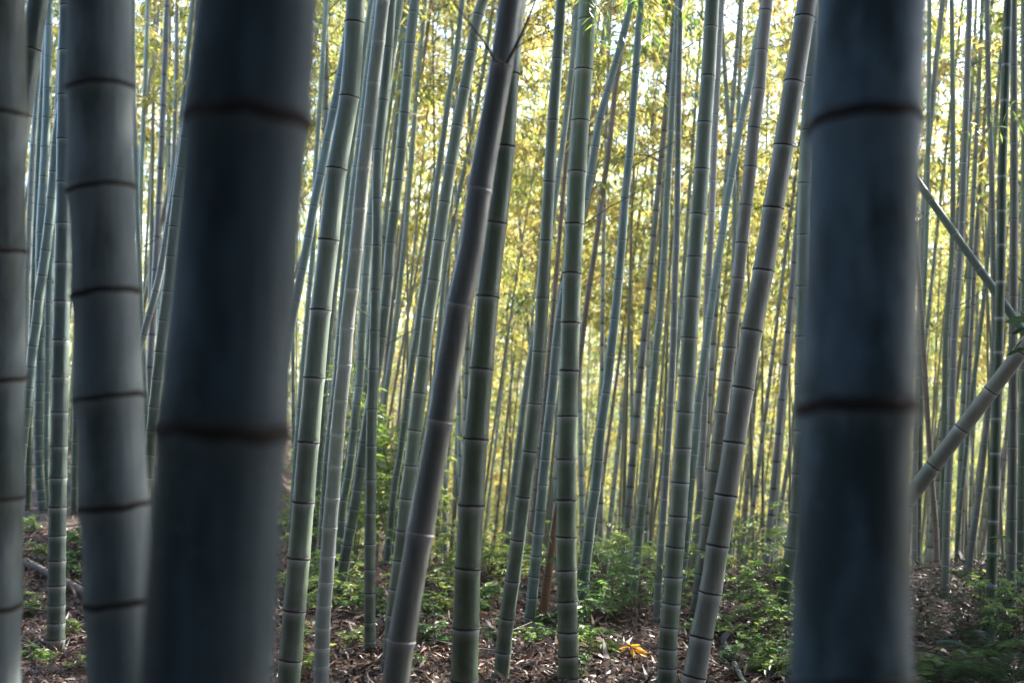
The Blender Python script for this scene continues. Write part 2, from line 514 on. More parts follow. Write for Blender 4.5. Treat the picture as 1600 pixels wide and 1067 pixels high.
def build_culm_mesh(name, P, S, node_s, rad, inview, sides, mat, swell=1.0):
    """P(s) -> point, node_s ascending arclengths, rad(s) radius, inview(s) bool"""
    ss, rr, bl = [], [], []
    def push(s, k, b):
        ss.append(s); rr.append(rad(s) * k); bl.append(b)
    push(0, 1.0, 0)
    for i, s in enumerate(node_s):
        r = max(rad(s), 0.002)
        nxt = node_s[i + 1] if i + 1 < len(node_s) else S
        if inview(s):
            w = swell
            for ds, k, b in ((-0.9, 0.985, 0), (-0.42, 0.995, 0.35), (-0.17, 1 + 0.03 * w, 1), (-0.06, 1 + 0.05 * w, 0.8), (0.05, 1.0, 0), (0.2, 1 + 0.04 * w, 0.15), (0.55, 1.0 + 0.01 * w, 0)):
                push(s + ds * r, k, b)
            push(s + (nxt - s) * 0.5, 0.985, 0)
        else:
            push(s - 0.3 * r, 1.0, 0.6); push(s, 1.045, 0.4); push(s + 0.4 * r, 1.0, 0)
    push(S, 0.5, 0)
    ss = np.array(ss); order = np.argsort(ss, kind='stable')
    ss = ss[order]; rr = np.array(rr)[order]; bl = np.array(bl)[order]
    pts = P(np.clip(ss, 0, S))
    ang = np.linspace(0, 2 * np.pi, sides, endpoint=False)
    eps = 0.05
    T = P(np.clip(ss + eps, 0, S)) - P(np.clip(ss - eps, 0, S))
    V = np.empty((len(ss), sides, 3))
    for i in range(len(ss)):
        a, b = frame_for(T[i])
        V[i] = pts[i] + rr[i] * (np.cos(ang)[:, None] * a + np.sin(ang)[:, None] * b)
    idx = np.arange(len(ss) * sides).reshape(len(ss), sides)
    q = np.stack([idx[:-1], np.roll(idx[:-1], -1, 1), np.roll(idx[1:], -1, 1), idx[1:]], -1).reshape(-1, 4)
    return make_mesh(name, V.reshape(-1, 3), q, mat, True, {'bloom': np.repeat(bl, sides)})

def ring_mesh(name, sides, mat):
    """unit node ring: a lip of radius ~1 around +Z, rounded, slightly irregular"""
    prof = [(0.97, -0.11), (1.045, -0.085), (1.075, -0.02), (1.068, 0.035), (1.035, 0.075), (0.97, 0.09)]
    ang = np.linspace(0, 2 * np.pi, sides, endpoint=False)
    V = np.array([[(rr * math.cos(a), rr * math.sin(a), zz + 0.012 * math.sin(3 * a) + 0.01 * math.sin(7 * a + 1)) for a in ang] for rr, zz in prof])
    idx = np.arange(len(prof) * sides).reshape(len(prof), sides)
    q = np.stack([idx[:-1], np.roll(idx[:-1], -1, 1), np.roll(idx[1:], -1, 1), idx[1:]], -1).reshape(-1, 4)
    return make_mesh(name, V.reshape(-1, 3), q, mat, True)

RING = {('dark', True): ring_mesh('node_ring', 40, M['ring']), ('dark', False): ring_mesh('node_ring_small', 16, M['ring']),
        ('pale', True): ring_mesh('node_ring_pale', 32, M['ringpale']), ('pale', False): ring_mesh('node_ring_pale_small', 16, M['ringpale'])}

def bamboo(label, d, pts, w, nodes, mat='green', ring='dark', H=13.0, crown='high', group=None, swell=1.0, ringk=1.0, top=None, ly=None, rtilt=0.0):
    """a culm measured in the photo: pts (y,x), w = width in px at y=0 and y=1067, nodes = list of y or (start, spacing)"""
    f, ys, xs = smooth_path(pts)
    r_ = random.Random(label)
    # dense samples in view, bottom to top
    yq = np.linspace(ys[-1], ys[0], 60)
    if ly is None:
        ly = r_.uniform(-0.05, 0.05)
    YD = lambda yy: d / (1 + ly * (np.asarray(yy, float) - HY) / F)
    base = np.stack([(f(yq) - CX) / F * YD(yq), YD(yq), CAMH - (yq - HY) / F * YD(yq)], -1)
    p = [tuple(q) for q in base]
    # continue down to the ground
    tb = base[0] - base[3]; tb = tb / max(1e-6, -tb[2])
    tb[0] *= 0.8
    low = []
    q = base[0].copy()
    while q[2] > float(ground_h(q[0], q[1])) - 0.06 and len(low) < 200:
        q = q + tb * 0.04
        low.append(tuple(q))
    p = low[::-1] + p
    # continue up
    tt = base[-1] - base[-4]; tt = tt / tt[2]
    q = base[-1].copy()
    by = r_.uniform(-0.05, 0.05)
    if abs(tt[1]) > 0.08: by = 0.5
    topz = H if top is None else top
    while q[2] < topz:
        tt = tt * 1.0
        tt[0] += 0.004 * (1 if tt[0] > 0 else -1); tt[1] += by * 0.06
        q = q + np.array([tt[0], tt[1], 1.0]) * 0.15
        p.append(tuple(q))
    p = np.array(p)
    origin = p[0].copy(); origin[2] = float(ground_h(p[0][0], p[0][1]))
    seg = np.linalg.norm(np.diff(p, axis=0), axis=1)
    s = np.concatenate([[0], np.cumsum(seg)]); S = s[-1]
    def P(q): return np.stack([np.interp(q, s, p[:, k] - origin[k]) for k in range(3)], -1)
    zs = p[:, 2]
    def s_of_y(yy): return float(np.interp(CAMH - (yy - HY) / F * YD(yy), zs, s))
    if isinstance(nodes, tuple):
        st, sp = nodes[0], nodes[1]
        nodes = []
        yy = st
        while yy < 1090:
            nodes.append(yy); yy += sp * (1.06 - 0.00018 * yy) * r_.uniform(0.95, 1.05)
    ns = sorted(s_of_y(yy) for yy in nodes if CAMH - (yy - HY) / F * YD(yy) < topz - 0.2)
    ns = [x for x in ns if x > 0.06]
    gap = ns[1] - ns[0] if len(ns) > 1 else 0.25
    down = []
    x = ns[0]
    while x - gap * 0.93 > 0.08:
        gap = max(gap * 0.93, 0.05); x -= gap; down.append(x)
    gap = ns[-1] - ns[-2] if len(ns) > 1 else 0.28
    upn = []; x = ns[-1]
    while x + gap < S - 0.2:
        x += gap; upn.append(x)
    ns = down[::-1] + ns + upn
    dt, db = float(YD(0)), float(YD(1067))
    r0, r1 = w[0] / 2 * dt / F, w[1] / 2 * db / F
    zt, zb = CAMH + HY / F * dt, CAMH - (1067 - HY) / F * db
    lean = np.cos(np.arctan2(abs(xs[0] - xs[-1]), ys[-1] - ys[0]))
    def rad(q):
        z = float(np.interp(q, s, zs))
        if z <= zt:
            r = r1 + (r0 - r1) * (z - zb) / (zt - zb)
            r = min(r, r1 * 1.25)
        else:
            r = r0 * max(0.12, 1 - (z - zt) / max(0.5, (topz + 1.0 - zt)))
        return max(r, 0.004) * lean
    def inview(q):
        z = float(np.interp(q, s, zs))
        yy = HY - (z - CAMH) * F / d
        return -60 < yy < 1120
    wide = w[1] > 30
    sides = 48 if w[1] > 80 else (28 if w[1] > 24 else 16)
    root = add_obj('bamboo', None, None, origin)
    root.empty_display_size = 0.2
    tag(root, label, 'bamboo', group)
    me = build_culm_mesh('culm', P, S, ns, rad, inview, sides, M[mat], swell)
    culm = add_obj('culm', me, root)
    for q in ns:
        if not inview(q):
            continue
        c = P(q); t = Vector(P(min(q + 0.03, S)) - P(max(q - 0.03, 0))).normalized()
        if w[1] >= 9:
            o = add_obj('node', RING[(ring, w[1] > 30)], culm)
            o.location = c
            k = rad(q)
            tilt = Quaternion((r_.uniform(-1, 1), r_.uniform(-1, 1), 0), r_.uniform(0, 0.05)) if k else None
            rot = Quaternion((0, 1, 0), rtilt) @ t.to_track_quat('Z', 'Y') @ tilt @ Quaternion((0, 0, 1), r_.uniform(0, 6.28))
            o.rotation_mode = 'QUATERNION'
            o.rotation_quaternion = rot
            zk = ringk * (0.75 if ring == 'pale' else 1.0) * r_.uniform(0.85, 1.2)
            o.scale = (k, k, k * zk)
    if crown:
        zc = max(8.2, zt + 0.9)
        src = CROWN_THIN
        cr = add_obj('crown', src[r_.randrange(len(src))], root)
        qz = float(np.interp(min(zc, topz - 1), zs, s))
        cr.location = P(qz)
        cr.rotation_euler = (r_.uniform(-.08, .08), r_.uniform(-.08, .08), r_.uniform(0, 6.28))
        sclz = max(0.5, (topz + 0.8 - zc) / 6.5)
        cr.scale = (1, 1, sclz)
    root['_top'] = 0
    del root['_top']
    return root, culm, P, origin, s_of_y

G_NEAR = 'tall bamboo of the front rows'
CULMS = [
 # label, depth, path (y,x), widths (y0,y1067), nodes, material, options
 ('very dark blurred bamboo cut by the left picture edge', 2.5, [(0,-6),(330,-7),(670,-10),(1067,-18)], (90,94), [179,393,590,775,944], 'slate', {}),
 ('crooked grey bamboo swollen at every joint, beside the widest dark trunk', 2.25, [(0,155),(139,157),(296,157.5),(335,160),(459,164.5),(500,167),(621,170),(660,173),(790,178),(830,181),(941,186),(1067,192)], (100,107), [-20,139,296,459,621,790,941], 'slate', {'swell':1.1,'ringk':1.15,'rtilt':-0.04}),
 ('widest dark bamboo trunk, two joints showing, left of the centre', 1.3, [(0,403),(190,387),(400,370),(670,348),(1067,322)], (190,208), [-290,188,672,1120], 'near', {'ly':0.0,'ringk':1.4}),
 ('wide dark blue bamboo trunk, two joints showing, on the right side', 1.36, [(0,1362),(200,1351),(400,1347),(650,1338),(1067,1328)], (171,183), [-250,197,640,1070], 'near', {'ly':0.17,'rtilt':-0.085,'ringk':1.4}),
 ('green bamboo just right of the widest dark trunk, sunlit right edge', 6.4, [(0,556),(150,546),(265,526),(400,511),(485,501),(590,491),(690,482),(785,474),(872,467),(953,460),(1067,451)], (30,36), [36,152,264,375,484,590,690,784,871,953,1029], 'green', {}),
 ('slender grey bamboo with pale joint rings, crowded at its foot', 6.9, [(0,598.5),(66,591),(131,583),(196,576),(263,568),(327,562),(390,556),(452,549),(513,542),(570,538),(626,532),(678,527),(728,523),(778,519),(824,515),(869,512),(910,509),(946,506),(1012,503),(1067,502)], (21,24), [4,66,131,196,263,327,390,452,513,570,626,678,728,778,824,869,910,946,980,1012,1040], 'grey', {'ring':'pale'}),
 ('thin upright bamboo bending right behind a grey pale-ringed one', 7.9, [(0,612),(100,605),(157,599),(235,591),(384,589),(453,587),(517,585.5),(577,583.5),(639,581),(749,579.5),(849,578),(1020,578)], (15,18), [75,157,235,311,384,453,517,577,639,696,749,801,849,889,926,971,1000], 'green', {}),
 ('thin bamboo with its foot in bright weeds behind the slender pale-ringed one', 11.3, [(335,580),(383,575),(430,571.5),(475,568.5),(519,565.5),(562,564),(603,561),(631,557),(670,553),(708,549),(745,544),(780,537),(815,534),(877,530)], (14,13.5), [287,335,383,430,475,519,562,603,631,670,708,745,780,812], 'green', {}),
 ('leaning bamboo crossing behind the thin upright one, white sunlit foot', 10.1, [(0,648.5),(68,640.5),(121,636.5),(177,632),(232,627.5),(282,622),(331,616.5),(379,610),(429,606.5),(478,602),(526,596),(569,590),(652,575),(691,569),(728,563.5),(764,558.5),(794,553.5),(823,548),(850,543),(880,538),(925,531)], (16,17.5), [19,68,121,177,232,282,331,379,429,478,526,569,612,652,691,728,764,794,823,850,874], 'green', {}),
 ('sloping grey-green bamboo ending behind the plum-grey leaning one', 7.5, [(0,755),(24,747),(81,736.5),(139,726),(197,714.5),(257,704.5),(316,695),(377,686),(438,678),(497,669),(557,662.5),(614,655.5),(672,648),(727,642),(779,634.5),(829,630),(875,625),(920,619),(1030,609)], (17,24.5), [24,81,139,197,257,316,377,438,497,557,614,672,727,779,829,875,920,960,995], 'green', {}),
 ('plum-grey leaning bamboo with pale rings and a twig joint near its top', 3.7, [(0,798),(105,783),(297,749),(400,734.5),(477,717.5),(659,687),(834,656),(1001,627),(1067,617)], (37,44), [-85,105,297,478,659,834,1001], 'purple', {'ring':'pale','ringk':0.8}),
 ('stout mossy bamboo half hidden by the plum-grey leaning one', 5.1, [(0,806),(75,799),(187,791),(259,786),(348,775.5),(463,762),(576,752.5),(685,743.5),(788,736.5),(886,731),(980,728),(1067,725)], (30,43), [0,116,229,348,463,576,685,788,886,980,1062], 'moss', {}),
 ('thin bamboo left of the sloping grey-green one, leaning with it', 11.5, [(0,722.5),(109,709),(152,701),(193,695.5),(236,689.5),(279,683.5),(321,678),(363,673),(403,667),(443,662),(479,656.5),(516,652),(550,646),(588,641),(622,636.5),(656,632.5),(687,628),(723,623),(742,619),(796,612.5),(877,605)], (9,12.5), [15,62,109,152,193,236,279,321,363,403,443,479,516,550,588,622,656,687,716,742,766,796,825,850], 'green', {}),
 ('thin far bamboo leaning between the sloping one and the plum-grey one', 14, [(0,772),(112,754.5),(191,740),(266,725),(339,709.5),(408,697),(500,688),(600,679),(700,671)], (6.5,10), (-5,38), 'green', {}),
 ('thin upright bamboo at the right edge of the widest trunk', 13, [(0,510),(88,504.5),(178,499),(266,493),(391,489),(467,482),(538,476),(700,463)], (8,10.5), [41,88,133,178,222,266,309,351,391,430,467,504,538,571,604,637], 'green', {}),
 ('strongly leaning bamboo crossing behind the green sunlit one', 10, [(40,545),(150,526),(221,511),(273,501),(322,490.5),(371,482),(421,472),(500,456),(700,420)], (14,16), [120,170,221,273,322,371,421,470,518], 'blue', {}),
 ('thin bamboo between the green sunlit one and the pale-ringed one', 13, [(0,580),(92,567),(169,558.5),(243,548.5),(316,540),(418,528),(480,520),(640,505)], (8,9), [15,54,92,131,169,205,243,279,316,351,385,418,452,486], 'green', {}),
 ('thin pale bamboo touching the left side of the pale-ringed one', 11, [(0,588),(123,572.5),(216,562),(306,550),(400,541),(500,532),(600,524),(700,512),(800,505)], (10,12), [31,77,123,170,216,261,306,350,394,437,480,522,563,603,643,682,720,756], 'green', {}),
 ('very thin far bamboo left of the crossing leaning one, near its top', 15, [(0,633),(62,626),(180,607.5),(217,602.5),(400,585)], (6.5,8), (22,39), 'green', {'crown':'sparse'}),
 ('thin far bamboo close along the crossing leaning one', 15, [(0,640),(120,626),(249,613),(302,606.5),(400,597),(560,578)], (8,8.5), (15,36), 'green', {'crown':'sparse'}),
 ('brown dead thin bamboo in the bright leaves left of the sloping one', 16, [(0,674),(70,665),(150,653),(260,640),(500,610)], (6,7), (20,45), 'brown', {'crown':None}),
 ('dead brown pole almost upright in the bright leaves', 18, [(0,676),(100,677),(262,678.5),(420,677),(700,670)], (3.5,5), (10,40), 'brown', {'crown':None}),
 ('far bamboo seen through the gap above bright green shrubs', 15, [(100,655),(206,646),(397,630),(520,616),(620,602),(760,588)], (8,10), (110,33), 'green', {}),
 ('pale green bamboo left of the straight central one, base in leaf litter', 6.9, [(0,877),(92,871),(188,864),(284,858),(376,853),(465,848),(549,842),(630,835.5),(705,827),(776,817.5),(843,809),(907,800.5),(965,792),(1018,786.5),(1067,782)], (16.5,25), [-4,92,188,284,376,465,549,630,705,776,843,907,965,1018], 'green', {}),
 ('straight upright moss-green bamboo in the middle of the picture', 7.0, [(0,919.5),(110,912.5),(189,907),(269,902),(350,898),(427,894),(504,891.5),(579,889.5),(650,887),(780,885),(890,885.5),(986,887.5),(1067,888)], (27,32.5), [32,110,189,269,350,427,504,579,650,717,780,838,890,938,986,1023], 'moss', {}),
 ('thin bamboo passing behind the pale green one, left of the central one', 11, [(0,902),(49,899),(108,893.5),(166,886.5),(223,879.5),(278,872),(367,860),(480,845),(586,824.5),(632,818.5),(675,813),(718,807.5),(850,792)], (9,12), [-10,49,108,166,223,278,333,386,438,488,538,586,632,675,718,757,795], 'green', {}),
 ('curved bamboo that passes behind the central one, leaning far right on top', 8.7, [(0,987),(54,974),(99,962),(144,949),(187,937),(229,930),(264,924.5),(319,913),(369,901),(424,888),(497,874.5),(540,869),(585,865.5),(631,860.5),(674,855.5),(717,851.5),(757,847.5),(797,844.5),(833,840.5),(868,837.5),(900,834),(933,831),(985,826)], (11,18.5), [7,54,99,144,187,229,272,312,369,410,454,497,540,585,631,674,717,757,797,833,868,900,933], 'blue', {}),
 ('brown-grey thin bamboo leaning right behind the central one', 13, [(0,987),(98,967),(195,955.5),(246,950),(296,942),(347,935.5),(396,929),(445,921),(493,914.5),(540,908.5),(700,893)], (8,10.5), [-3,48,98,147,195,246,296,347,396,445,493,540,586], 'brown', {}),
 ('blue-green slender bamboo, first to the right of the central one', 8.8, [(0,1002),(48,997.5),(115,993),(182,988),(247,983),(310,976.5),(375,972),(437,966.5),(498,960.5),(556,954),(614,947),(668,939),(718,934.5),(765,930),(806,923.5),(844,919.5),(879,915),(911,912),(978,908)], (11,18.5), [-18,48,115,182,247,310,375,437,498,556,614,668,718,765,806,844,879,911,940], 'blue', {}),
 ('thin bamboo with dark rings, its foot dark in the shrubs', 9.5, [(0,1059.5),(43,1057),(97,1054),(151,1051),(204,1048.5),(256,1045),(307,1042),(358,1040),(407,1037),(455,1034),(502,1030.5),(547,1025),(592,1021.5),(634,1017),(675,1013.5),(715,1011),(752,1007.5),(787,1003.5),(820,999.5),(851,996.5),(948,987)], (9,15.5), [43,97,151,204,256,307,358,407,455,502,547,592,634,675,715,752,787,820,851,878,905], 'green', {}),
 ('yellowish thin bamboo with pale rings beside the broad grey-green one', 8.9, [(0,1063),(164,1060),(295,1058.5),(384,1057),(428,1055),(512,1053),(592,1049.5),(670,1045),(707,1042.5),(744,1040),(779,1038),(849,1033),(881,1031),(963,1026)], (9.5,12.5), [20,68,116,164,208,249,295,341,384,428,470,512,552,592,632,670,707,744,779,815,849,881,910,937,963], 'grey', {'ring':'pale'}),
 ('broad clean grey-green bamboo, yellow moss at its foot', 6.9, [(0,1113),(43,1110.5),(120,1106.5),(192,1101),(265,1096.5),(335,1091),(402,1086),(465,1081.5),(528,1077.5),(588,1074.5),(644,1070.5),(700,1066.5),(754,1063),(806,1059.5),(854,1055),(901,1052),(942,1049),(979,1045.5),(1067,1042)], (22,30), [-36,43,120,192,265,335,402,465,528,588,644,700,754,806,854,901,942,979,1012,1042], 'green', {}),
 ('thin grey bamboo close behind the broad grey-green one', 11, [(60,1124),(179,1118),(281,1114),(381,1109.5),(430,1106.5),(540,1103),(646,1100),(687,1098.5),(726,1095.5),(763,1094.5),(834,1088),(920,1083)], (10,13), [127,179,230,281,331,381,430,475,519,562,605,646,687,726,763,797,830,860], 'pink', {}),
 ('slanting bamboo that crosses in front of a bowed one, top behind pinkish culm', 10, [(0,1196),(65,1182),(148,1167.5),(189,1158),(233,1150),(277,1142.5),(321,1134.5),(366,1128.5),(410,1121),(455,1114.5),(498,1108.5),(542,1102.5),(585,1097),(627,1091.5),(669,1088),(708,1084),(880,1068)], (11,14.5), [60,104,148,189,233,277,321,366,410,455,498,542,585,627,669,708,745,780], 'blue', {}),
 ('bowed thin bamboo bending to the left at its top', 14, [(0,1127),(56,1129),(101,1132),(152,1135.5),(204,1139),(255,1144),(307,1148),(359,1147.5),(450,1146),(600,1141)], (7,9.5), [10,56,101,152,204,255,307,359,408,455], 'green', {'crown':'sparse'}),
 ('pinkish-topped bamboo standing between the slanting and the brown-grey leaning one', 9.07, [(0,1198.5),(79,1190.5),(140,1186),(200,1178),(261,1172.5),(321,1165.5),(380,1159),(435,1153),(490,1146),(543,1140),(594,1133.5),(644,1127.5),(692,1122),(736,1117),(779,1111),(820,1106),(858,1100.5),(896,1096),(960,1089)], (19.5,22.5), [17,79,140,200,261,321,380,435,490,543,594,644,692,736,779,820,858,896,926], 'pink', {}),
 ('brown-grey leaning bamboo nearest the wide dark blue trunk', 6.3, [(0,1261),(28,1257),(129,1240.5),(228,1225),(325,1208.5),(423,1193),(516,1175),(606,1161.5),(691,1147.5),(773,1134.5),(851,1121.5),(925,1110),(994,1096),(1055,1085.5),(1067,1083)], (31,36.5), [28,129,228,325,423,516,606,691,773,851,925,994,1055], 'taupe', {}),
 ('upright bamboo peeping out along the left of the wide dark blue trunk', 8.8, [(0,1269),(120,1265),(204,1261),(286,1257),(367,1255),(447,1254),(525,1253),(600,1252),(700,1250),(798,1244),(930,1226)], (20,21), [37,120,204,286,367,447,525,600,672,740,800,855,900], 'green', {}),
 ('thin dark bamboo right beside the wide dark blue trunk', 12, [(0,1452),(150,1451),(333,1448),(550,1440),(733,1437),(950,1432)], (7,10), (30,45), 'moss', {}),
 ('thin bamboo, second to the right of the wide dark blue trunk', 12, [(0,1487),(200,1489),(400,1487),(520,1478),(670,1476),(1000,1471)], (7,10.5), (20,44), 'moss', {}),
 ('shiny thin bamboo with close dark rings, third right of the blue trunk', 9.6, [(0,1515),(130,1511),(262,1506),(375,1501),(520,1491),(670,1486),(760,1481),(850,1478),(1040,1476)], (9,13.5), (15,46), 'taupe', {}),
 ('thin bamboo bending left at its foot, between the fallen poles', 11, [(0,1542),(150,1545),(262,1549),(375,1551),(558,1552),(667,1541),(790,1527),(880,1515),(1000,1507)], (8,11), (22,42), 'taupe', {}),
 ('dark green bamboo with pale rings near the right picture edge', 8.5, [(0,1575),(150,1570),(262,1566),(400,1564),(520,1561),(708,1555),(850,1551),(967,1547),(1067,1545)], (12,18), (45,56), 'dark', {'ring':'pale'}),
 ('pale grey upright bamboo just right of the dark green one', 9, [(0,1584),(342,1584),(500,1583),(700,1582),(914,1580),(1020,1579)], (10,16.5), [-10,47,103,163,223,282,342,401,462,521,580,639,698,756,810,864,914,960], 'taupe', {}),
 ('bamboo on the very edge at the right', 10, [(0,1600),(400,1601),(700,1597),(1000,1592)], (10,14), (30,54), 'moss', {}),
 ('slim bamboo tight against the lower right side of the blue trunk', 12, [(500,1436),(680,1431),(950,1428)], (8,10), (20,40), 'taupe', {}),
 ('brownish crooked thin bamboo right of the wide dark blue trunk', 11.5, [(560,1444),(660,1450),(750,1456),(870,1464),(1000,1460)], (7,9.5), (590,34), 'brown', {'crown':None,'top':3.0}),
 ('dark slim bamboo leaning behind the crossing poles', 13, [(250,1552),(427,1541),(650,1515),(820,1498),(950,1490)], (6,8), (270,36), 'moss', {'crown':'sparse'}),
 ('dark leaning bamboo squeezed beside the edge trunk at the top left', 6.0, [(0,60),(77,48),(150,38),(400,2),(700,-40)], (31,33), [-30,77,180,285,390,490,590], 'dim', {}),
 ('slim bamboo with a long straight stem in the left background', 12.5, [(0,77),(90,75),(184,72.5),(276,68),(364,63),(480,62.5),(562,62.5),(678,60),(760,63),(795,66)], (12,16), [40,90,138,184,230,276,321,364,408,450,490,527,562,597,626,654,678,702,725,745], 'blue', {}),
 ('leaning bamboo crossing the slim straight one in the left background', 10, [(0,121),(120,104),(225,87.5),(268,84.5),(310,80.5),(351,76.5),(391,71.5),(430,66),(468,60.5),(505,57),(540,51.5),(573,48),(635,42),(780,24)], (15,16), [48,92,137,182,225,268,310,351,391,430,468,505,540,573,605,635,664], 'blue', {}),
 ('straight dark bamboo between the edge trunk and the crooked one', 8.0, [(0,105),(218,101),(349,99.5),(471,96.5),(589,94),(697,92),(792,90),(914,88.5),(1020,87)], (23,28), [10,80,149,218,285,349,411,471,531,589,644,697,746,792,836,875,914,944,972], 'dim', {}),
 ('slim bamboo whose foot stands on the left bank behind the straight dark one', 12.6, [(200,88),(380,80),(480,76),(582,74),(720,72),(790,72)], (9,11), (215,36), 'blue', {}),
 ('short-jointed bamboo foot at the far left on the bank', 12.7, [(300,58),(460,52),(600,48),(680,45.5),(790,43)], (9,11.5), (320,32), 'moss', {}),
 ('bright-edged thin bamboo behind the dark squeezed one, left background', 13, [(95,60),(180,55.5),(240,51),(330,46.5),(395,44),(460,41),(560,39),(700,36)], (9,11), (110,38), 'grey', {}),
 ('dim bamboo foot between the straight dark one and the crooked one', 12.3, [(300,128),(500,123),(740,117),(800,116)], (10,13), (320,38), 'moss', {}),
 ('thin bright bamboo along the right edge of the crooked one', 11, [(0,207),(140,208),(200,210),(300,213.5),(400,217),(480,220),(620,227),(800,238)], (8,10.5), [-10,32,72,112,150,200,238,275,312,352,386,420,452,490,540,578], 'blue', {}),
 ('thin bamboo left of two joined thin ones, between the crooked and the widest trunk', 14, [(0,231),(90,228.5),(150,226),(200,224),(300,220),(400,218),(700,212)], (7,9), (28,37), 'green', {}),
 ('bright very thin bamboo leaning into its left neighbour, left of the widest trunk', 16, [(0,250),(60,242),(140,231.5),(260,217)], (5,6.5), (12,30), 'grey', {'crown':'sparse'}),
 ('slim upright bamboo in the yellow leaves left of the widest trunk', 14, [(0,277),(130,275),(200,273),(250,271),(320,265),(440,256),(700,240)], (7,9), (30,38), 'grey', {}),
 ('steeply leaning thin bamboo left of the widest trunk', 10, [(120,300),(262,278),(340,265),(440,247),(510,228),(560,213),(700,178)], (11,12), [200,238,278,318,350,385,420,455,490], 'grey', {}),
 ('thin bamboo hugging the upper left side of the widest trunk', 14, [(0,302),(115,291),(190,285),(330,276),(700,240)], (9,10), (14,36), 'green', {}),
 ('blotchy bamboo rising beside the lower left of the widest trunk', 8.0, [(200,293),(300,279),(370,271),(450,263),(520,254),(575,248),(630,242),(680,237),(730,231),(900,214)], (17,19), [215,262,308,354,400,455,500,549,592,635,672,709,745], 'moss', {}),
]
BAMB = {}
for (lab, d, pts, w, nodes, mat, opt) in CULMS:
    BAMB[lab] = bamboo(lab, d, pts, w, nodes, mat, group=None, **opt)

# straight pole given by two points in space (fallen or propped culms)
def pole(name, label, cat, A, B, r0, r1, gap, mat, ring='dark', droop=0.0):
    A = np.array(A, float); B = np.array(B, float)
    n = 24
    t = np.linspace(0, 1, n)
    p = A + (B - A) * t[:, None]
    p[:, 2] -= droop * np.sin(np.pi * t)
    s = np.concatenate([[0], np.cumsum(np.linalg.norm(np.diff(p, axis=0), axis=1))]); S = s[-1]
    def P(q): return np.stack([np.interp(q, s, p[:, k] - A[k]) for k in range(3)], -1)
    rad = lambda q: r0 + (r1 - r0) * q / S
    ns = list(np.arange(gap * 0.7, S - 0.05, gap))
    root = add_obj(name, None, None, A)
    tag(root, label, cat)
    culm = add_obj('culm', build_culm_mesh('culm', P, S, ns, rad, lambda q: True, 20, M[mat]), root)
    for q in ns:
        c = P(q); tt = Vector(P(min(q + .02, S)) - P(max(0, q - .02))).normalized()
        o = add_obj('node', RING[(ring, False)], culm)
        o.location = c; o.rotation_mode = 'QUATERNION'; o.rotation_quaternion = tt.to_track_quat('Z', 'Y')
        k = rad(q); o.scale = (k, k, k)
    return root

# two propped poles that meet at the right edge
b0 = ground_hit(1262, 985)
pole('leaning_bamboo_pole', 'thick brown-grey bamboo pole slanting up to the right picture edge', 'bamboo pole',
     (b0[0], b0[1], b0[2]), un(1720, 387, b0[1] - 0.9), 0.056, 0.044, 0.30, 'pink')
a1 = un(1300, 95, 9.4); a2 = un(1760, 745, 8.6)
pole('leaning_bamboo_pole', 'thin grey-green bamboo pole sloping down to the right, above the thick one', 'bamboo pole', a2, a1, 0.033, 0.024, 0.30, 'green')
g1 = ground_hit(40, 890); g2 = ground_hit(152, 946)
pole('fallen_bamboo_pole', 'pale fallen bamboo lying on the leaf litter behind the straight dark stem', 'bamboo pole',
     (g1[0], g1[1], g1[2] + 0.06), (g2[0], g2[1], g2[2] + 0.05), 0.034, 0.03, 0.24, 'deadpole')
g1 = ground_hit(1128, 1004); g2 = ground_hit(1172, 1095)
pole('fallen_bamboo_pole', 'thin whitish fallen bamboo on the ground beside the brown-grey leaning stem', 'bamboo pole',
     (g1[0], g1[1], g1[2] + 0.03), (g2[0], g2[1], g2[2] + 0.03), 0.016, 0.013, 0.18, 'grey')
g1 = ground_hit(845, 982)
pole('broken_bamboo_stump', 'rust-brown rotting bamboo stump leaning between two green stems', 'stump',
     g1, un(873, 775, g1[1] + 0.1), 0.03, 0.026, 0.13, 'rust')
g1 = ground_hit(905, 950)
pole('broken_bamboo_stump', 'short broken brown bamboo stump behind the central stem', 'stump',
     (g1[0] - 0.03, g1[1] + 0.4, g1[2] - .02), (g1[0] - 0.03, g1[1] + 0.45, CAMH - (860 - HY) / F * (g1[1] + .45)), 0.05, 0.045, 0.16, 'rust')

# ------------------------------------------------------------------ the grove behind: individual culms with shared meshes
def template(seed, H, r0, mat, gap):
    r = random.Random(seed)
    n = 40
    z = np.linspace(-0.3, H, n)
    amp = r.uniform(-0.35, 0.35); ph = r.uniform(0, 6)
    p = np.stack([amp * (z / H) ** 2 + 0.04 * np.sin(z * 0.5 + ph), 0.03 * np.cos(z * 0.6 + ph), z], -1)
    s = np.concatenate([[0], np.cumsum(np.linalg.norm(np.diff(p, axis=0), axis=1))]); S = s[-1]
    P = lambda q: np.stack([np.interp(q, s, p[:, k]) for k in range(3)], -1)
    rad = lambda q: r0 * max(0.12, 1 - 0.75 * q / S)
    ns = []
    x = 0.4
    while x < S - 0.2:
        ns.append(x); x += gap * r.uniform(0.92, 1.08) * min(1, 0.6 + x * 0.2)
    ss, rr, bl = [0], [r0], [0]
    for q in ns:
        r_ = rad(q)
        ss += [q - 0.5 * r_, q, q + 0.25 * r_]; rr += [r_, r_ * 1.07, r_]; bl += [0.7, 0.0, 0]
    pts = P(np.array(ss))
    V, Qd = tube(pts, rr, 8)
    # ring bands painted by a second material on the faces right under each node lip
    mi = np.zeros(len(Qd), int).reshape(-1, 8)
    mi[2::3] = 1
    mi[0] = 0
    return make_mesh('far_culm', V, Qd, [M[mat], M['ring']], True, {'bloom': np.repeat(bl, 8)}, mi.ravel())

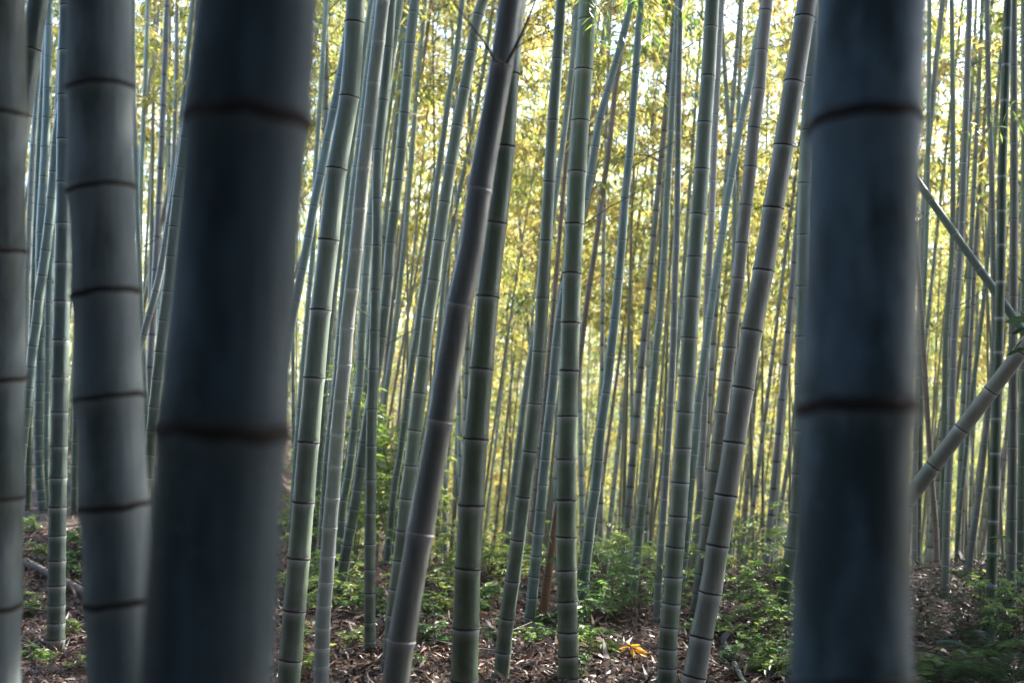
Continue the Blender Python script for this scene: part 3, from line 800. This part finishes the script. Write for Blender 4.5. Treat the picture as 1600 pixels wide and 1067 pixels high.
TPL = [template(100 + i, 11.0, 0.045 + 0.006 * (i % 3), ['green', 'blue', 'olive', 'moss', 'brown', 'olive', 'green', 'purple', 'olive'][i % 9], 0.27 + 0.02 * (i % 4)) for i in range(9)]

placed = [(o[3][0], o[3][1]) for o in BAMB.values()]
TCOL = ['grey-green', 'blue-green', 'olive-brown', 'moss-green', 'dead brown', 'olive-brown', 'grey-green', 'plum-grey', 'olive-brown']
def zone(X, Y):
    px = CX + X / Y * F
    return ('left of the widest trunk' if px < 330 else 'right of the widest trunk' if px < 690 else
            'left of the central stem' if px < 890 else 'right of the central stem' if px < 1340 else 'right of the blue trunk')
def far_bamboo(X, Y, lean, crown, scale, tp, label, group, rot=None, zoff=0.0, cz=0.0):
    z = float(ground_h(X, Y))
    root = add_obj('bamboo', None, None, (X, Y, z))
    tag(root, label, 'bamboo', group)
    root.rotation_euler = (random.uniform(-0.04, 0.04), lean, 0)
    c_ = add_obj('culm', tp, root); c_.scale = (scale, scale, 1); c_.rotation_euler = (0, 0, random.uniform(0, 6.28))
    if crown is not None:
        cr = add_obj('crown', crown, root, (0, 0, cz)); cr.scale = (1, 1, random.uniform(.85, 1.2))
        cr.rotation_euler = (0, 0, random.uniform(0, 6.28))
    return root

# middle rows: bare stems low down, leaves above
random.seed(21)
cnt = 0
tries = 0
while cnt < 150 and tries < 9000:
    tries += 1
    Y = random.uniform(12.5, 27)
    px = random.uniform(-80, 1680)
    X = (px - CX) / F * Y
    if any((X - a) ** 2 + (Y - b) ** 2 < 0.35 for a, b in placed):
        continue
    # fewer right behind the left bank
    if px < 260 and random.random() < 0.35:
        continue
    placed.append((X, Y))
    lean = random.gauss(0.07, 0.05)
    tp = random.choice(TPL if px < 1380 else [TPL[3], TPL[5], TPL[7], TPL[8]])
    far_bamboo(X, Y, lean, random.choice(CROWN_THIN) if (X > 0.5 and Y < 18) else random.choice(CROWN if (random.random() < (0.35 if Y > 19 else 0.15) or (-2.5 < X < 0.5 and 14 < Y < 19.5)) else CROWN_SPARSE), random.uniform(0.5, 1.0), tp,
               'slim %s bamboo in the crowded back rows, %s' % (TCOL[TPL.index(tp)], zone(X, Y)), 'slim bamboo stems crowded behind, ' + zone(X, Y), cz=random.uniform(3.8, 5.4) if not (-2.5 < X < 0.5 and 14 < Y < 19.5) else 6.2)
    cnt += 1
# sunny far edge of the grove, leafy to the ground
cnt = 0
while cnt < 80:
    Y = random.uniform(27, 46)
    px = random.uniform(-150, 1750)
    X = (px - CX) / F * Y
    if any((X - a) ** 2 + (Y - b) ** 2 < 0.8 for a, b in placed):
        continue
    placed.append((X, Y))
    far_bamboo(X, Y, random.gauss(0.04, 0.05), random.choice(CROWN_FULL), random.uniform(0.6, 0.9), random.choice(TPL),
               'sunlit leafy bamboo at the far edge, ' + zone(X, Y), 'sunlit leafy bamboo at the far edge, ' + zone(X, Y), cz=random.uniform(-0.2, 0.8))
    cnt += 1

# thinner stems still farther off, beyond counting
sv, sq, off = [], [], 0
for i in range(400):
    Y = random.uniform(17, 44); X = random.uniform(-0.5, 0.5) * Y
    z0 = float(ground_h(X, Y)); ln = random.gauss(0.06, 0.07); H_ = random.uniform(7, 11)
    pts = [(X + ln * t * H_ + 0.25 * t * t * ln * H_, Y, z0 + t * H_) for t in np.linspace(0, 1, 9)]
    v, q = tube(np.array(pts), np.linspace(random.uniform(.018, .042), .006, 9), 6)
    sv.append(v); sq.append(q + off); off += len(v)
o = add_obj('distant_stems', make_mesh('distant_stems', np.concatenate(sv), np.concatenate(sq), M['olive'], True, {'bloom': np.zeros(off)}))
tag(o, 'countless hair-thin bamboo stems far off in the yellow light', 'bamboo stems', kind='stuff')

# ------------------------------------------------------------------ foliage masses that read as one
def mass(name, pos, L, Wd, mat, tint=(0.45, 0.24), per=36):
    n = len(pos)
    dd = np.stack([rng.normal(0, 1, n), rng.normal(0, 1, n), rng.normal(-0.5, 0.5, n)], -1)
    nm = np.stack([rng.normal(0, .5, n), rng.normal(0, .5, n), np.ones(n)], -1)
    V, Q = leaves_mesh(pos, dd, nm, rng.uniform(L[0], L[1], n), rng.uniform(Wd[0], Wd[1], n))
    return add_obj(name, make_mesh(name, V, Q, M[mat], False, {'tint': np.repeat(np.clip(np.repeat(rng.normal(*tint, n // per + 1), per)[:n] + rng.normal(0, .1, n), 0, 1), 4)}))

def clumps(centers, rad, per):
    k = len(centers)
    c = np.repeat(centers, per, 0)
    return c + rng.normal(0, 1, c.shape) * np.repeat(rad, per)[:, None] * np.array([1, 1, 0.7])

# distant wood closing the view
k = 5200
cy = rng.uniform(48, 75, k); cx = (rng.random(k) * 2 - 1) * cy * 0.55
cz = -4.6 + 15.5 * rng.random(k) ** 1.35 + rng.normal(0, 1, k)
o = mass('distant_foliage', clumps(np.stack([cx, cy, cz], -1), rng.uniform(0.5, 1.1, k), 36), (0.22, 0.42), (0.06, 0.12), 'leaf')
tag(o, 'hazy yellow-green mass of distant bamboo leaves closing the view', 'foliage', kind='stuff')

# the wood out of view: dark leaf masses added to block sky and sun
def ring_pts(k, a0, a1, r0, r1, z0, z1):
    a = np.radians(rng.uniform(a0, a1, k)); rr = rng.uniform(r0, r1, k)
    return np.stack([np.sin(a) * rr, np.cos(a) * rr, rng.uniform(z0, z1, k)], -1)
bx_ = rng.uniform(-12, 12, 2200); by_ = rng.uniform(-11, -1.2, 2200)
bank = np.stack([bx_, by_, ground_h(bx_, by_) + rng.uniform(0.1, 0.7, 2200)], -1)  # leaf cover added over the unseen bank to cut its bounce light
rx = rng.uniform(6, 14, 1500); ry = rng.uniform(9, 21, 1500)
rk = rx > 0.43 * ry + 1.2
right = np.stack([rx, ry, rng.uniform(0.8, 9.5, 1500)], -1)[rk]   # shades the right-hand rows
cc = np.concatenate([
    right,
    np.stack([rng.uniform(-5, 3, 260), rng.uniform(1.2, 4.2, 260), rng.uniform(5.4, 8, 260)], -1),
    ring_pts(2200, 100, 260, 4.0, 11, 4.5, 10.5),     # behind, over the added bank
    ring_pts(260, 30, 75, 12, 19, 3.0, 10),          # right, towards the sun: open
    ring_pts(900, 78, 105, 5, 12, 0.3, 9),
    np.stack([rng.uniform(1.2, 7, 700), rng.uniform(1.5, 7.3, 700), rng.uniform(5.4, 9, 700)], -1),   # shades the nearest stems
    ring_pts(1500, 255, 327, 7, 14, 0.3, 9.5),         # left
    bank,
    np.stack([rng.uniform(-6, 6, 420), rng.uniform(-6, 2.2, 420), rng.uniform(5.5, 10, 420)], -1)])
cp = clumps(cc, rng.uniform(0.35, 0.75, len(cc)), 26)
seen = (cp[:, 1] > 0) & (np.abs(cp[:, 0]) < 0.43 * cp[:, 1] + 0.35) & (cp[:, 2] < CAMH + 0.31 * cp[:, 1] + 0.4)
cp = cp[~seen]
o = mass('light_blocking_foliage', cp, (0.2, 0.36), (0.045, 0.08), 'blockerleaf')
tag(o, 'unseen dark leaf masses added overhead and around the viewpoint to block light', 'foliage', kind='stuff')

# ------------------------------------------------------------------ undergrowth
def oval_leaves(pos, direc, nrm, L, W):
    d = direc / np.linalg.norm(direc, axis=1, keepdims=True)
    s = np.cross(d, nrm); s /= (np.linalg.norm(s, axis=1, keepdims=True) + 1e-9)
    n = np.cross(s, d)
    L = L[:, None]; W = W[:, None]
    b = pos; t = pos + d * L - n * L * 0.14
    l1 = pos + d * L * .3 + s * W * .42 + n * W * .12; l2 = pos + d * L * .68 + s * W * .36 + n * W * .06 - n * L * .05
    r1 = pos + d * L * .3 - s * W * .42 + n * W * .12; r2 = pos + d * L * .68 - s * W * .36 + n * W * .06 - n * L * .05
    V = np.stack([b, l1, l2, t, r2, r1], 1).reshape(-1, 3)
    k = np.arange(len(pos))[:, None] * 6
    Q = np.concatenate([k + np.array([[0, 1, 2, 3]]), k + np.array([[0, 3, 4, 5]])])
    return V, Q

def shrub_meshes(name, seed, H, R, nst, leafmat, leafL=(0.04, 0.08), asp=0.45, compound=True, bare=0.25, thin=1.0):
    """stems in one mesh, leaves in another; about H tall"""
    r = np.random.default_rng(seed)
    sv, sq, off = [], [], 0
    P, D, NN = [], [], []
    def add_tube(pts, rad):
        nonlocal off
        v, q = tube(np.array(pts), rad, 5)
        sv.append(v); sq.append(q + off); off += len(v)
    for i in range(nst):
        a = r.random() * 6.28; L = H * r.uniform(0.6, 1.05)
        out = R * r.uniform(0.1, 0.7)
        n = 7
        pts = []
        for k in range(n):
            t = k / (n - 1)
            pts.append((math.cos(a) * out * t ** 1.4 + r.normal(0, .012), math.sin(a) * out * t ** 1.4 + r.normal(0, .012), L * t))
        pts = np.array(pts)
        add_tube(pts, np.linspace(0.007, 0.002, n) * (0.6 + H * .5))
        nb = max(2, int((7 + 10 * L) * thin))
        for j in range(nb):
            t = r.uniform(bare, 1); ip = t * (n - 1); k = min(n - 2, int(ip)); p0 = pts[k] + (pts[k + 1] - pts[k]) * (ip - k)
            ba = r.random() * 6.28; bl = R * r.uniform(0.25, 0.65) * (1.15 - 0.6 * t)
            up = r.uniform(0.05, 0.6)
            m_ = 5
            bp = np.array([p0 + np.array([math.cos(ba) * bl * u, math.sin(ba) * bl * u, bl * (up * u - 0.45 * u * u)]) for u in np.linspace(0, 1, m_)])
            add_tube(bp, np.linspace(0.003, 0.001, m_))
            nl_ = max(4, int(bl / (np.mean(leafL) * 0.55))) * (2 if compound else 1)
            for q in range(nl_):
                u = 0.2 + 0.8 * (q // 2 + 1) / (nl_ // 2 + 1); ip2 = u * (m_ - 1); k2 = min(m_ - 2, int(ip2)); pp = bp[k2] + (bp[k2 + 1] - bp[k2]) * (ip2 - k2)
                side = 1 if q % 2 else -1
                la = ba + side * r.uniform(0.7, 1.3) * (1 if u < .93 else .3)
                P.append(pp); D.append((math.cos(la), math.sin(la), r.normal(-0.05, 0.25))); NN.append((r.normal(0, .3), r.normal(0, .3), 1))
    P = np.array(P); D = np.array(D); NN = np.array(NN); k = len(P)
    L = r.uniform(*leafL, k)
    V, Q = oval_leaves(P, D, NN, L, L * asp * r.uniform(.85, 1.15, k))
    lm = make_mesh(name + '_leaves', V, Q, M[leafmat], False, {'tint': np.repeat(np.clip(r.normal(.5, .22, k), 0, 1), 6)})
    sm = make_mesh(name + '_stems', np.concatenate(sv), np.concatenate(sq), M['greentwig'], True)
    return sm, lm

SH = {
 'sapling': [shrub_meshes('sapling', 200 + i, 1.8, 0.65, 4, 'limeleaf', (0.05, 0.10), .4, bare=.3) for i in range(2)],
 'bush': [shrub_meshes('bush', 210 + i, 0.8, 0.75, 5, ['shrubleaf', 'limeleaf'][i % 2], (0.035, 0.08), .42, thin=.55) for i in range(4)],
 'lime': [shrub_meshes('lime', 220 + i, 0.5, 0.5, 5, 'limeleaf', (0.03, 0.065), .42, thin=.6) for i in range(3)],
 'weed': [shrub_meshes('weed', 230 + i, 0.25, 0.28, 4, 'shrubleaf', (0.03, 0.065), .5, bare=.1) for i in range(4)],
 'wisp': [shrub_meshes('wisp', 260 + i, 0.6, 0.3, 3, ['limeleaf', 'shrubleaf'][i % 2], (0.04, 0.08), .3, bare=.35, thin=.35) for i in range(4)],
 'limeweed': [shrub_meshes('limeweed', 240 + i, 0.25, 0.26, 4, 'limeleaf', (0.03, 0.06), .45, bare=.1) for i in range(2)],
 'dark': [shrub_meshes('darkbush', 250 + i, 0.95, 0.7, 5, 'fern', (0.04, 0.09), .36, thin=.55) for i in range(3)],
}
rs = random.Random(5)
def shrub(kind, px, py, h, label, group=None, name='shrub', at=None):
    """plant rooted where the photo row py meets the ground"""
    X, Y, Z = ground_hit(px, py) if at is None else (at[0], at[1], float(ground_h(*at)))
    sm, lm = rs.choice(SH[kind])
    ref = {'sapling': 1.8, 'bush': .8, 'lime': .5, 'weed': .25, 'limeweed': .25, 'dark': .95, 'wisp': .6}[kind]
    k = h / ref
    root = add_obj(name, None, None, (X, Y, Z - 0.01))
    root.rotation_euler = (0, 0, rs.uniform(0, 6.28))
    root.scale = (k * rs.uniform(.95, 1.15), k * rs.uniform(.95, 1.15), k)
    tag(root, label, {'shrub': 'shrub', 'weed': 'weed', 'sapling': 'sapling'}.get(name, 'plant'), group)
    add_obj('stem', sm, root); add_obj('leaves', lm, root)
    return root

P_ = lambda x, d: ((x - CX) / F * d, d)
shrub('sapling', 0, 0, 2.0, 'bright green leafy sapling behind the thin upright stems on the left bank', None, 'sapling', P_(612, 13.2))
shrub('sapling', 0, 0, 1.7, 'bright green sapling left of the sloping grey-green bamboo', None, 'sapling', P_(632, 12.4))
shrub('sapling', 0, 0, 2.1, 'bright green sapling between the pale-ringed bamboo and the thin upright one', None, 'sapling', P_(585, 12.0))
shrub('sapling', 0, 0, 1.9, 'tall bright sapling just left of the plum-grey stem', None, 'sapling', P_(650, 12.9))
shrub('sapling', 0, 0, 1.6, 'green sapling right behind the slender pale-ringed bamboo', None, 'sapling', P_(552, 14.0))
shrub('sapling', 0, 0, 1.7, 'leafy sapling showing just right of the widest trunk', None, 'sapling', P_(476, 13.5))
shrub('sapling', 0, 0, 1.3, 'green bush on the bank between the dark straight stem and the crooked one', None, 'sapling', P_(122, 14.0))
shrub('bush', 0, 0, 1.0, 'shaded bush low behind the sunlit green stem', None, 'shrub', P_(505, 12.4))
shrub('lime', 690, 935, 0.42, 'small fern-like lime plant just right of the plum-grey stem', None, 'shrub')
for i, (x, y, h, l) in enumerate([(762, 905, .5, 'yellow-green low bush right of the stout mossy stem'), (800, 912, .46, 'yellow-green low bush left of the rust-brown stump'), (742, 880, .5, 'yellow-green bush far behind the stout mossy stem')]):
    shrub('lime', x, y, h, l)
for x, y, h, l in [(925, 975, .55, 'leafy green shrub right of the central stem'), (955, 965, .62, 'leafy green shrub above the yellow seedling'), (1000, 960, .6, 'leafy shrub around the foot of the thin dark-ringed stem'), (975, 925, .7, 'tall green shrub behind the yellow seedling'), (1025, 930, .6, 'green shrub left of the broad grey-green stem, far back'),
                 (1180, 990, .6, 'leafy shrub right of the brown-grey leaning stem'), (1215, 980, .75, 'green shrub near the lower left side of the blue trunk'), (1225, 1010, .5, 'small-leaved shrub touching the foot of the blue trunk'), ]:
    shrub('bush', x, y, h * .8, l)
for x, y, h, l in [(500, 955, .3, 'lime weed patch between the sunlit green stem and the pale-ringed one'), (515, 915, .3, 'lime weed at the foot of the white-footed leaning stem'), (480, 935, .3, 'lime weed close right of the sunlit green stem'), (545, 935, .25, 'lime weed beside the white sunlit bamboo foot')]:
    shrub('limeweed', x, y, h, l, None, 'weed')
for i, (x, y, h, l) in enumerate([(1445, 1010, .8, 'dark shrub right beside the foot of the blue trunk'), (1500, 1005, .8, 'dark shrub behind the ferns, mid right'), (1550, 1000, .95, 'dark shrub around the dark green stem'), (1596, 1010, 1.1, 'dark shrub at the right picture edge'), (1475, 950, .8, 'far dark shrub among thin stems at the right'), (1530, 945, .9, 'far dark shrub below the crossing poles'), (1580, 950, 1.2, 'tall dark shrub below the crossing poles at the edge')]):
    shrub('dark', x, y, h * .42, l)
# low weeds scattered over the litter
W_AT = [(60, 870), (110, 905), (40, 960), (105, 1000), (60, 1040), (120, 1050), (130, 860), (45, 830), (125, 880), (555, 1010), (620, 985), (660, 1000), (690, 1010), (585, 965), (700, 960), (770, 1005), (825, 1010), (850, 1000), (910, 1005), (940, 1030), (895, 1062), (1140, 1040), (1190, 1050), (1215, 1060), (760, 960), (650, 960), (540, 960), (870, 985), (1100, 1000), (1165, 1010), (640, 1050), (465, 1000), (480, 1050)]
for x, y in W_AT:
    shrub('weed' if rs.random() < .7 else 'limeweed', x, y, rs.uniform(.12, .26), 'small green weed growing through the leaf litter', 'small weeds on the forest floor', 'weed')
for i in range(18):
    x, y = rs.choice([(rs.uniform(640, 1240), rs.uniform(905, 1000)), (rs.uniform(1430, 1600), rs.uniform(930, 1030)), (rs.uniform(460, 640), rs.uniform(880, 960))])
    if 930 < x < 1045 and y > 960: x += 130
    shrub('wisp', x, y, rs.uniform(.3, .75), 'wispy few-leaved seedling standing up from the leaf litter', 'wispy seedlings of the forest floor', 'weed')
for i in range(9):
    shrub('lime' if rs.random() < .7 else 'bush', 0, 0, rs.uniform(.4, .8), 'low yellow-green bush along the far edge of the visible floor', 'low bushes along the far edge of the floor', 'shrub', P_(rs.uniform(640, 1250), rs.uniform(10.6, 12.4)))
# shrubs filling the dip behind the front rows
for i in range(20):
    Y = rs.uniform(12.5, 21); x = rs.uniform(430, 1650)
    shrub(rs.choice(['bush', 'bush', 'lime', 'dark']) if x < 1250 else 'dark', 0, 0, rs.uniform(.45, .9), 'shrub deep in the grove behind the crowded stems', 'shrubs deep in the grove', 'shrub', P_(x, Y))

# ferns in the lower right corner
def frond_mesh(seed, L):
    r = np.random.default_rng(seed)
    n = 16
    t = np.linspace(0, 1, n)
    rach = np.stack([L * t * (1 - .12 * t), 0 * t, L * (.55 * t - .62 * t * t)], -1)
    V, Q = tube(rach, np.linspace(.004, .0012, n), 4)
    Ps, Ds, Ls = [], [], []
    for u in np.linspace(.12, .98, 26):
        ip = u * (n - 1); k = min(n - 2, int(ip)); p = rach[k] + (rach[k + 1] - rach[k]) * (ip - k)
        pl = L * .26 * math.sin(math.pi * min(1, .18 + .82 * u)) ** .8 + .012
        for sd in (-1, 1):
            Ps.append(p); Ds.append((.45, sd, -.12 + r.normal(0, .08))); Ls.append(pl * r.uniform(.9, 1.08))
    Ps = np.array(Ps); Ds = np.array(Ds); Ls = np.array(Ls)
    lv, lq = oval_leaves(Ps, Ds, np.tile([0, 0, 1.0], (len(Ps), 1)), Ls, np.full(len(Ls), L * .024))
    allv = np.concatenate([V, lv]); allq = np.concatenate([Q, lq + len(V)])
    return make_mesh('frond', allv, allq, M['fern'], False, {'tint': np.concatenate([np.full(len(V), .3), np.repeat(np.clip(r.normal(.5, .2, len(Ps)), 0, 1), 6)])})
FR = [frond_mesh(300 + i, .55) for i in range(3)]
for (x, y, k, l) in [(1470, 1095, .75, 'dark fern low beside the blue trunk'), (1520, 1090, .8, 'dark fern in the middle of the lower right corner'), (1580, 1100, .85, 'dark fern in the lower right corner at the picture edge'), (1545, 1045, .8, 'fern behind the corner ferns near the dark green stem')]:
    X, Y, Z = ground_hit(x, y)
    root = add_obj('fern', None, None, (X, Y, Z)); tag(root, l, 'fern', 'ferns in the lower right corner')
    nf = rs.randint(7, 9)
    for i in range(nf):
        o = add_obj('frond', FR[rs.randrange(3)], root)
        q = rs.uniform(.6, .95) * k
        o.scale = (q, q, q); o.rotation_euler = (0, -rs.uniform(.25, .8), i * 6.28 / nf + rs.uniform(-.3, .3)); o.location = (0, 0, .05)

# yellow seedling
X, Y, Z = ground_hit(985, 1038)
root = add_obj('seedling', None, None, (X, Y, Z)); tag(root, 'seedling with bright orange-yellow leaves in front of the green shrubs', 'seedling')
v, q = tube(np.array([(0, 0, 0), (.01, 0, .06), (0, .01, .115)]), [.003, .0025, .002], 6)
add_obj('stem', make_mesh('seedling_stem', v, q, M['twig']), root)
v, q = oval_leaves(np.zeros((1, 3)), np.array([[1., 0, 0]]), np.array([[0, 0, 1.]]), np.array([.075]), np.array([.034]))
yl = make_mesh('yellow_leaf_blade', v, q, M['yellowleaf'], False, {'tint': np.full(6, .5)})
for i, (az, pt, ox, oz, sc_) in enumerate([(-.1, .15, .0, .11, 1.1), (.4, -.1, .0, .115, .8), (3.0, .1, 0, .11, .9), (-.5, .3, .03, .09, 1.0), (-2.6, .25, -.02, .10, .7), (-1.6, .5, .01, .10, .9), (1.6, 0, 0, .12, .8), (-.25, .1, .06, .085, .7)]):
    o = add_obj('leaf', yl, root, (ox, 0, oz)); o.rotation_euler = (rs.uniform(-.2, .8), pt, az); o.scale = (sc_ * 1.25,) * 3
root.scale = (.9, .9, .95)

# ------------------------------------------------------------------ branches and sprays near the viewer
def twig_tube(name, pts, r0, r1, parent, mat='twig'):
    pts = np.array(pts, float); n = len(pts)
    v, q = tube(pts, np.linspace(r0, r1, n), 6)
    return add_obj(name, make_mesh(name, v, q, M[mat]), parent)

kroot, kculm, kP, kO, ks = BAMB['plum-grey leaning bamboo with pale rings and a twig joint near its top']
D_ = 3.68
tl = lambda L_: [un(x, y, dd) - kO for x, y, dd in L_]
twig_tube('branch', tl([(786, 100, 3.66), (772, 92, 3.63), (757, 66, 3.6), (735, 38, 3.55), (712, 8, 3.5), (690, -40, 3.45)]), .0045, .0018, kroot)
twig_tube('branch', tl([(792, 98, 3.66), (803, 78, 3.63), (818, 48, 3.62), (834, 8, 3.6), (846, -40, 3.58)]), .006, .0025, kroot)
twig_tube('branch', tl([(803, 78, 3.63), (820, 66, 3.6), (838, 58, 3.57), (866, 46, 3.53), (900, 26, 3.5)]), .002, .001, kroot)
twig_tube('branch', tl([(757, 66, 3.6), (742, 62, 3.57), (726, 40, 3.55), (706, 22, 3.5)]), .0016, .0008, kroot)

def spray(parent, origin_world, O, seed, n, L, spread, droop, matleaf='limeleaf', leafL=(.07, .12), w_=.13, name='branch'):
    """hanging leafy twig: branch with leaves as its sub-part"""
    r = np.random.default_rng(seed)
    p0 = np.array(origin_world) - O
    pts = [p0]
    d = np.array(spread, float)
    for k in range(7):
        d = d + np.array([r.normal(0, .04), r.normal(0, .04), -droop])
        pts.append(pts[-1] + d * L / 7)
    pts = np.array(pts)
    b = twig_tube(name, pts, .003, .001, parent, 'greentwig')
    ip = r.uniform(1.0, 7, n); k = np.minimum(6, ip.astype(int)); P = pts[k] + (pts[k + 1] - pts[k]) * (ip - k)[:, None] + r.normal(0, .035, (n, 3))
    D = d[None] * .5 + r.normal(0, .8, (n, 3)) + np.array([0, 0, -.35])
    LL = r.uniform(*leafL, n)
    v, q = leaves_mesh(P, D, np.stack([r.normal(0, .4, n), r.normal(-.3, .4, n), np.ones(n)], -1), LL, LL * w_)
    add_obj('leaves', make_mesh('spray_leaves', v, q, M[matleaf], False, {'tint': np.repeat(np.clip(r.normal(.4, .2, n), 0, 1), 4)}), b)
    return b

croot, _, cP, cO, cs = BAMB['straight upright moss-green bamboo in the middle of the picture']
spray(croot, un(905, -30, 6.95), cO, 1, 46, .5, (.75, -.3, -.1), .06)
spray(croot, un(915, -20, 6.95), cO, 2, 40, .45, (.2, -.4, -.6), .04)
spray(croot, un(940, -30, 6.9), cO, 3, 40, .5, (.8, -.2, -.3), .05)
lroot, _, _, lO, _ = BAMB['blue-green slender bamboo, first to the right of the central one']
spray(lroot, un(1000, 20, 8.75), lO, 4, 30, .4, (.2, -.4, -.2), .08)
g5, _, _, gO, _ = BAMB['dark green bamboo with pale rings near the right picture edge']
spray(g5, un(1570, 200, 8.45), gO, 5, 30, .4, (-.6, -.3, .1), .08)
spray(g5, un(1575, 160, 8.45), gO, 6, 26, .35, (.5, -.3, -.3), .08)

# broad dark leaves hanging beside the thick slanting pole at the right edge
vr = add_obj('vine', None, None, un(1612, 480, 5.4)); tag(vr, 'sprig of broad dark green leaves at the right picture edge', 'vine')
vO = np.array(vr.location)
twig_tube('stem', [un(1640, 380, 5.3) - vO, un(1622, 430, 5.35) - vO, un(1606, 500, 5.4) - vO, un(1600, 545, 5.42) - vO], .003, .0015, vr, 'greentwig')
v, q = oval_leaves(np.zeros((1, 3)), np.array([[1., 0, 0]]), np.array([[0, 0, 1.]]), np.array([.11]), np.array([.05]))
bl = make_mesh('broad_leaf', v, q, M['fern'], False, {'tint': np.full(6, .2)})
for (x, y, az, tip, roll, k) in [(1608, 500, 3.0, .0, .9, 1.25), (1604, 512, 3.3, .35, -.5, .9), (1602, 545, 3.1, .25, .7, 1.1), (1600, 530, 3.5, .6, .3, .8)]:
    o = add_obj('leaf', bl, vr); o.location = un(x, y, 5.4) - vO; o.rotation_euler = (roll, tip, az); o.scale = (k * .75,) * 3

# bare side twigs on the thinner stems of the middle rows
for i, (lab, v_) in enumerate(BAMB.items()):
    rt, _, Pf, O_, sy = v_
    dpt = O_[1]
    if dpt < 8.5 or i % 2:
        continue
    for k in range(rs.randint(1, 3)):
        yy = rs.uniform(60, 560); p0 = Pf(sy(yy)); sd = rs.choice((-1, 1)); L_ = rs.uniform(.35, .9)
        pts = [p0 + np.array([sd * L_ * t, rs.uniform(-.03, .03) + .2 * t * sd, L_ * (.75 * t - .25 * t * t)]) for t in (0, .25, .5, .75, 1)]
        twig_tube('branch', pts, .0045, .0012, rt, 'twig')

# dead twigs lying on the floor
for i in range(18):
    x, y = rs.uniform(440, 1240), rs.uniform(930, 1060)
    if rs.random() < .25: x = rs.uniform(40, 135)
    X, Y, Z = ground_hit(x, y)
    a_ = rs.uniform(0, 3.14); L_ = rs.uniform(.25, .8)
    t_ = add_obj('fallen_twig', None, None, (X, Y, Z + .03)); tag(t_, 'thin dead twig lying on the leaf litter', 'twig', 'dead twigs on the forest floor')
    twig_tube('stalk', [(L_ * u * math.cos(a_) + rs.uniform(-.02, .02), L_ * u * math.sin(a_), rs.uniform(0, .03) + .05 * u) for u in (0, .3, .6, 1)], .006, .003, t_, 'paletwig')

# ------------------------------------------------------------------ thin moist air of the grove
HAZE = 0.0007
if HAZE:
    x0, x1, y0, y1, z0, z1 = -420, 420, -320, 620, -6.5, 18.0
    hv = [(x, y, z) for z in (z0, z1) for y in (y0, y1) for x in (x0, x1)]
    hf = [(0, 2, 3, 1), (4, 5, 7, 6), (0, 1, 5, 4), (2, 6, 7, 3), (0, 4, 6, 2), (1, 3, 7, 5)]
    hm, nt, out = new_mat('haze_air')
    pv = N(nt, 'ShaderNodeVolumePrincipled')
    pv.inputs['Color'].default_value = (0.93, 0.96, 1.0, 1)
    pv.inputs['Density'].default_value = HAZE
    pv.inputs['Anisotropy'].default_value = 0.3
    nt.links.new(pv.outputs[0], out.inputs['Volume'])
    o = add_obj('haze', make_mesh('haze', hv, hf, hm, False))
    tag(o, 'thin pale haze hanging between the bamboo stems', 'haze', kind='stuff')
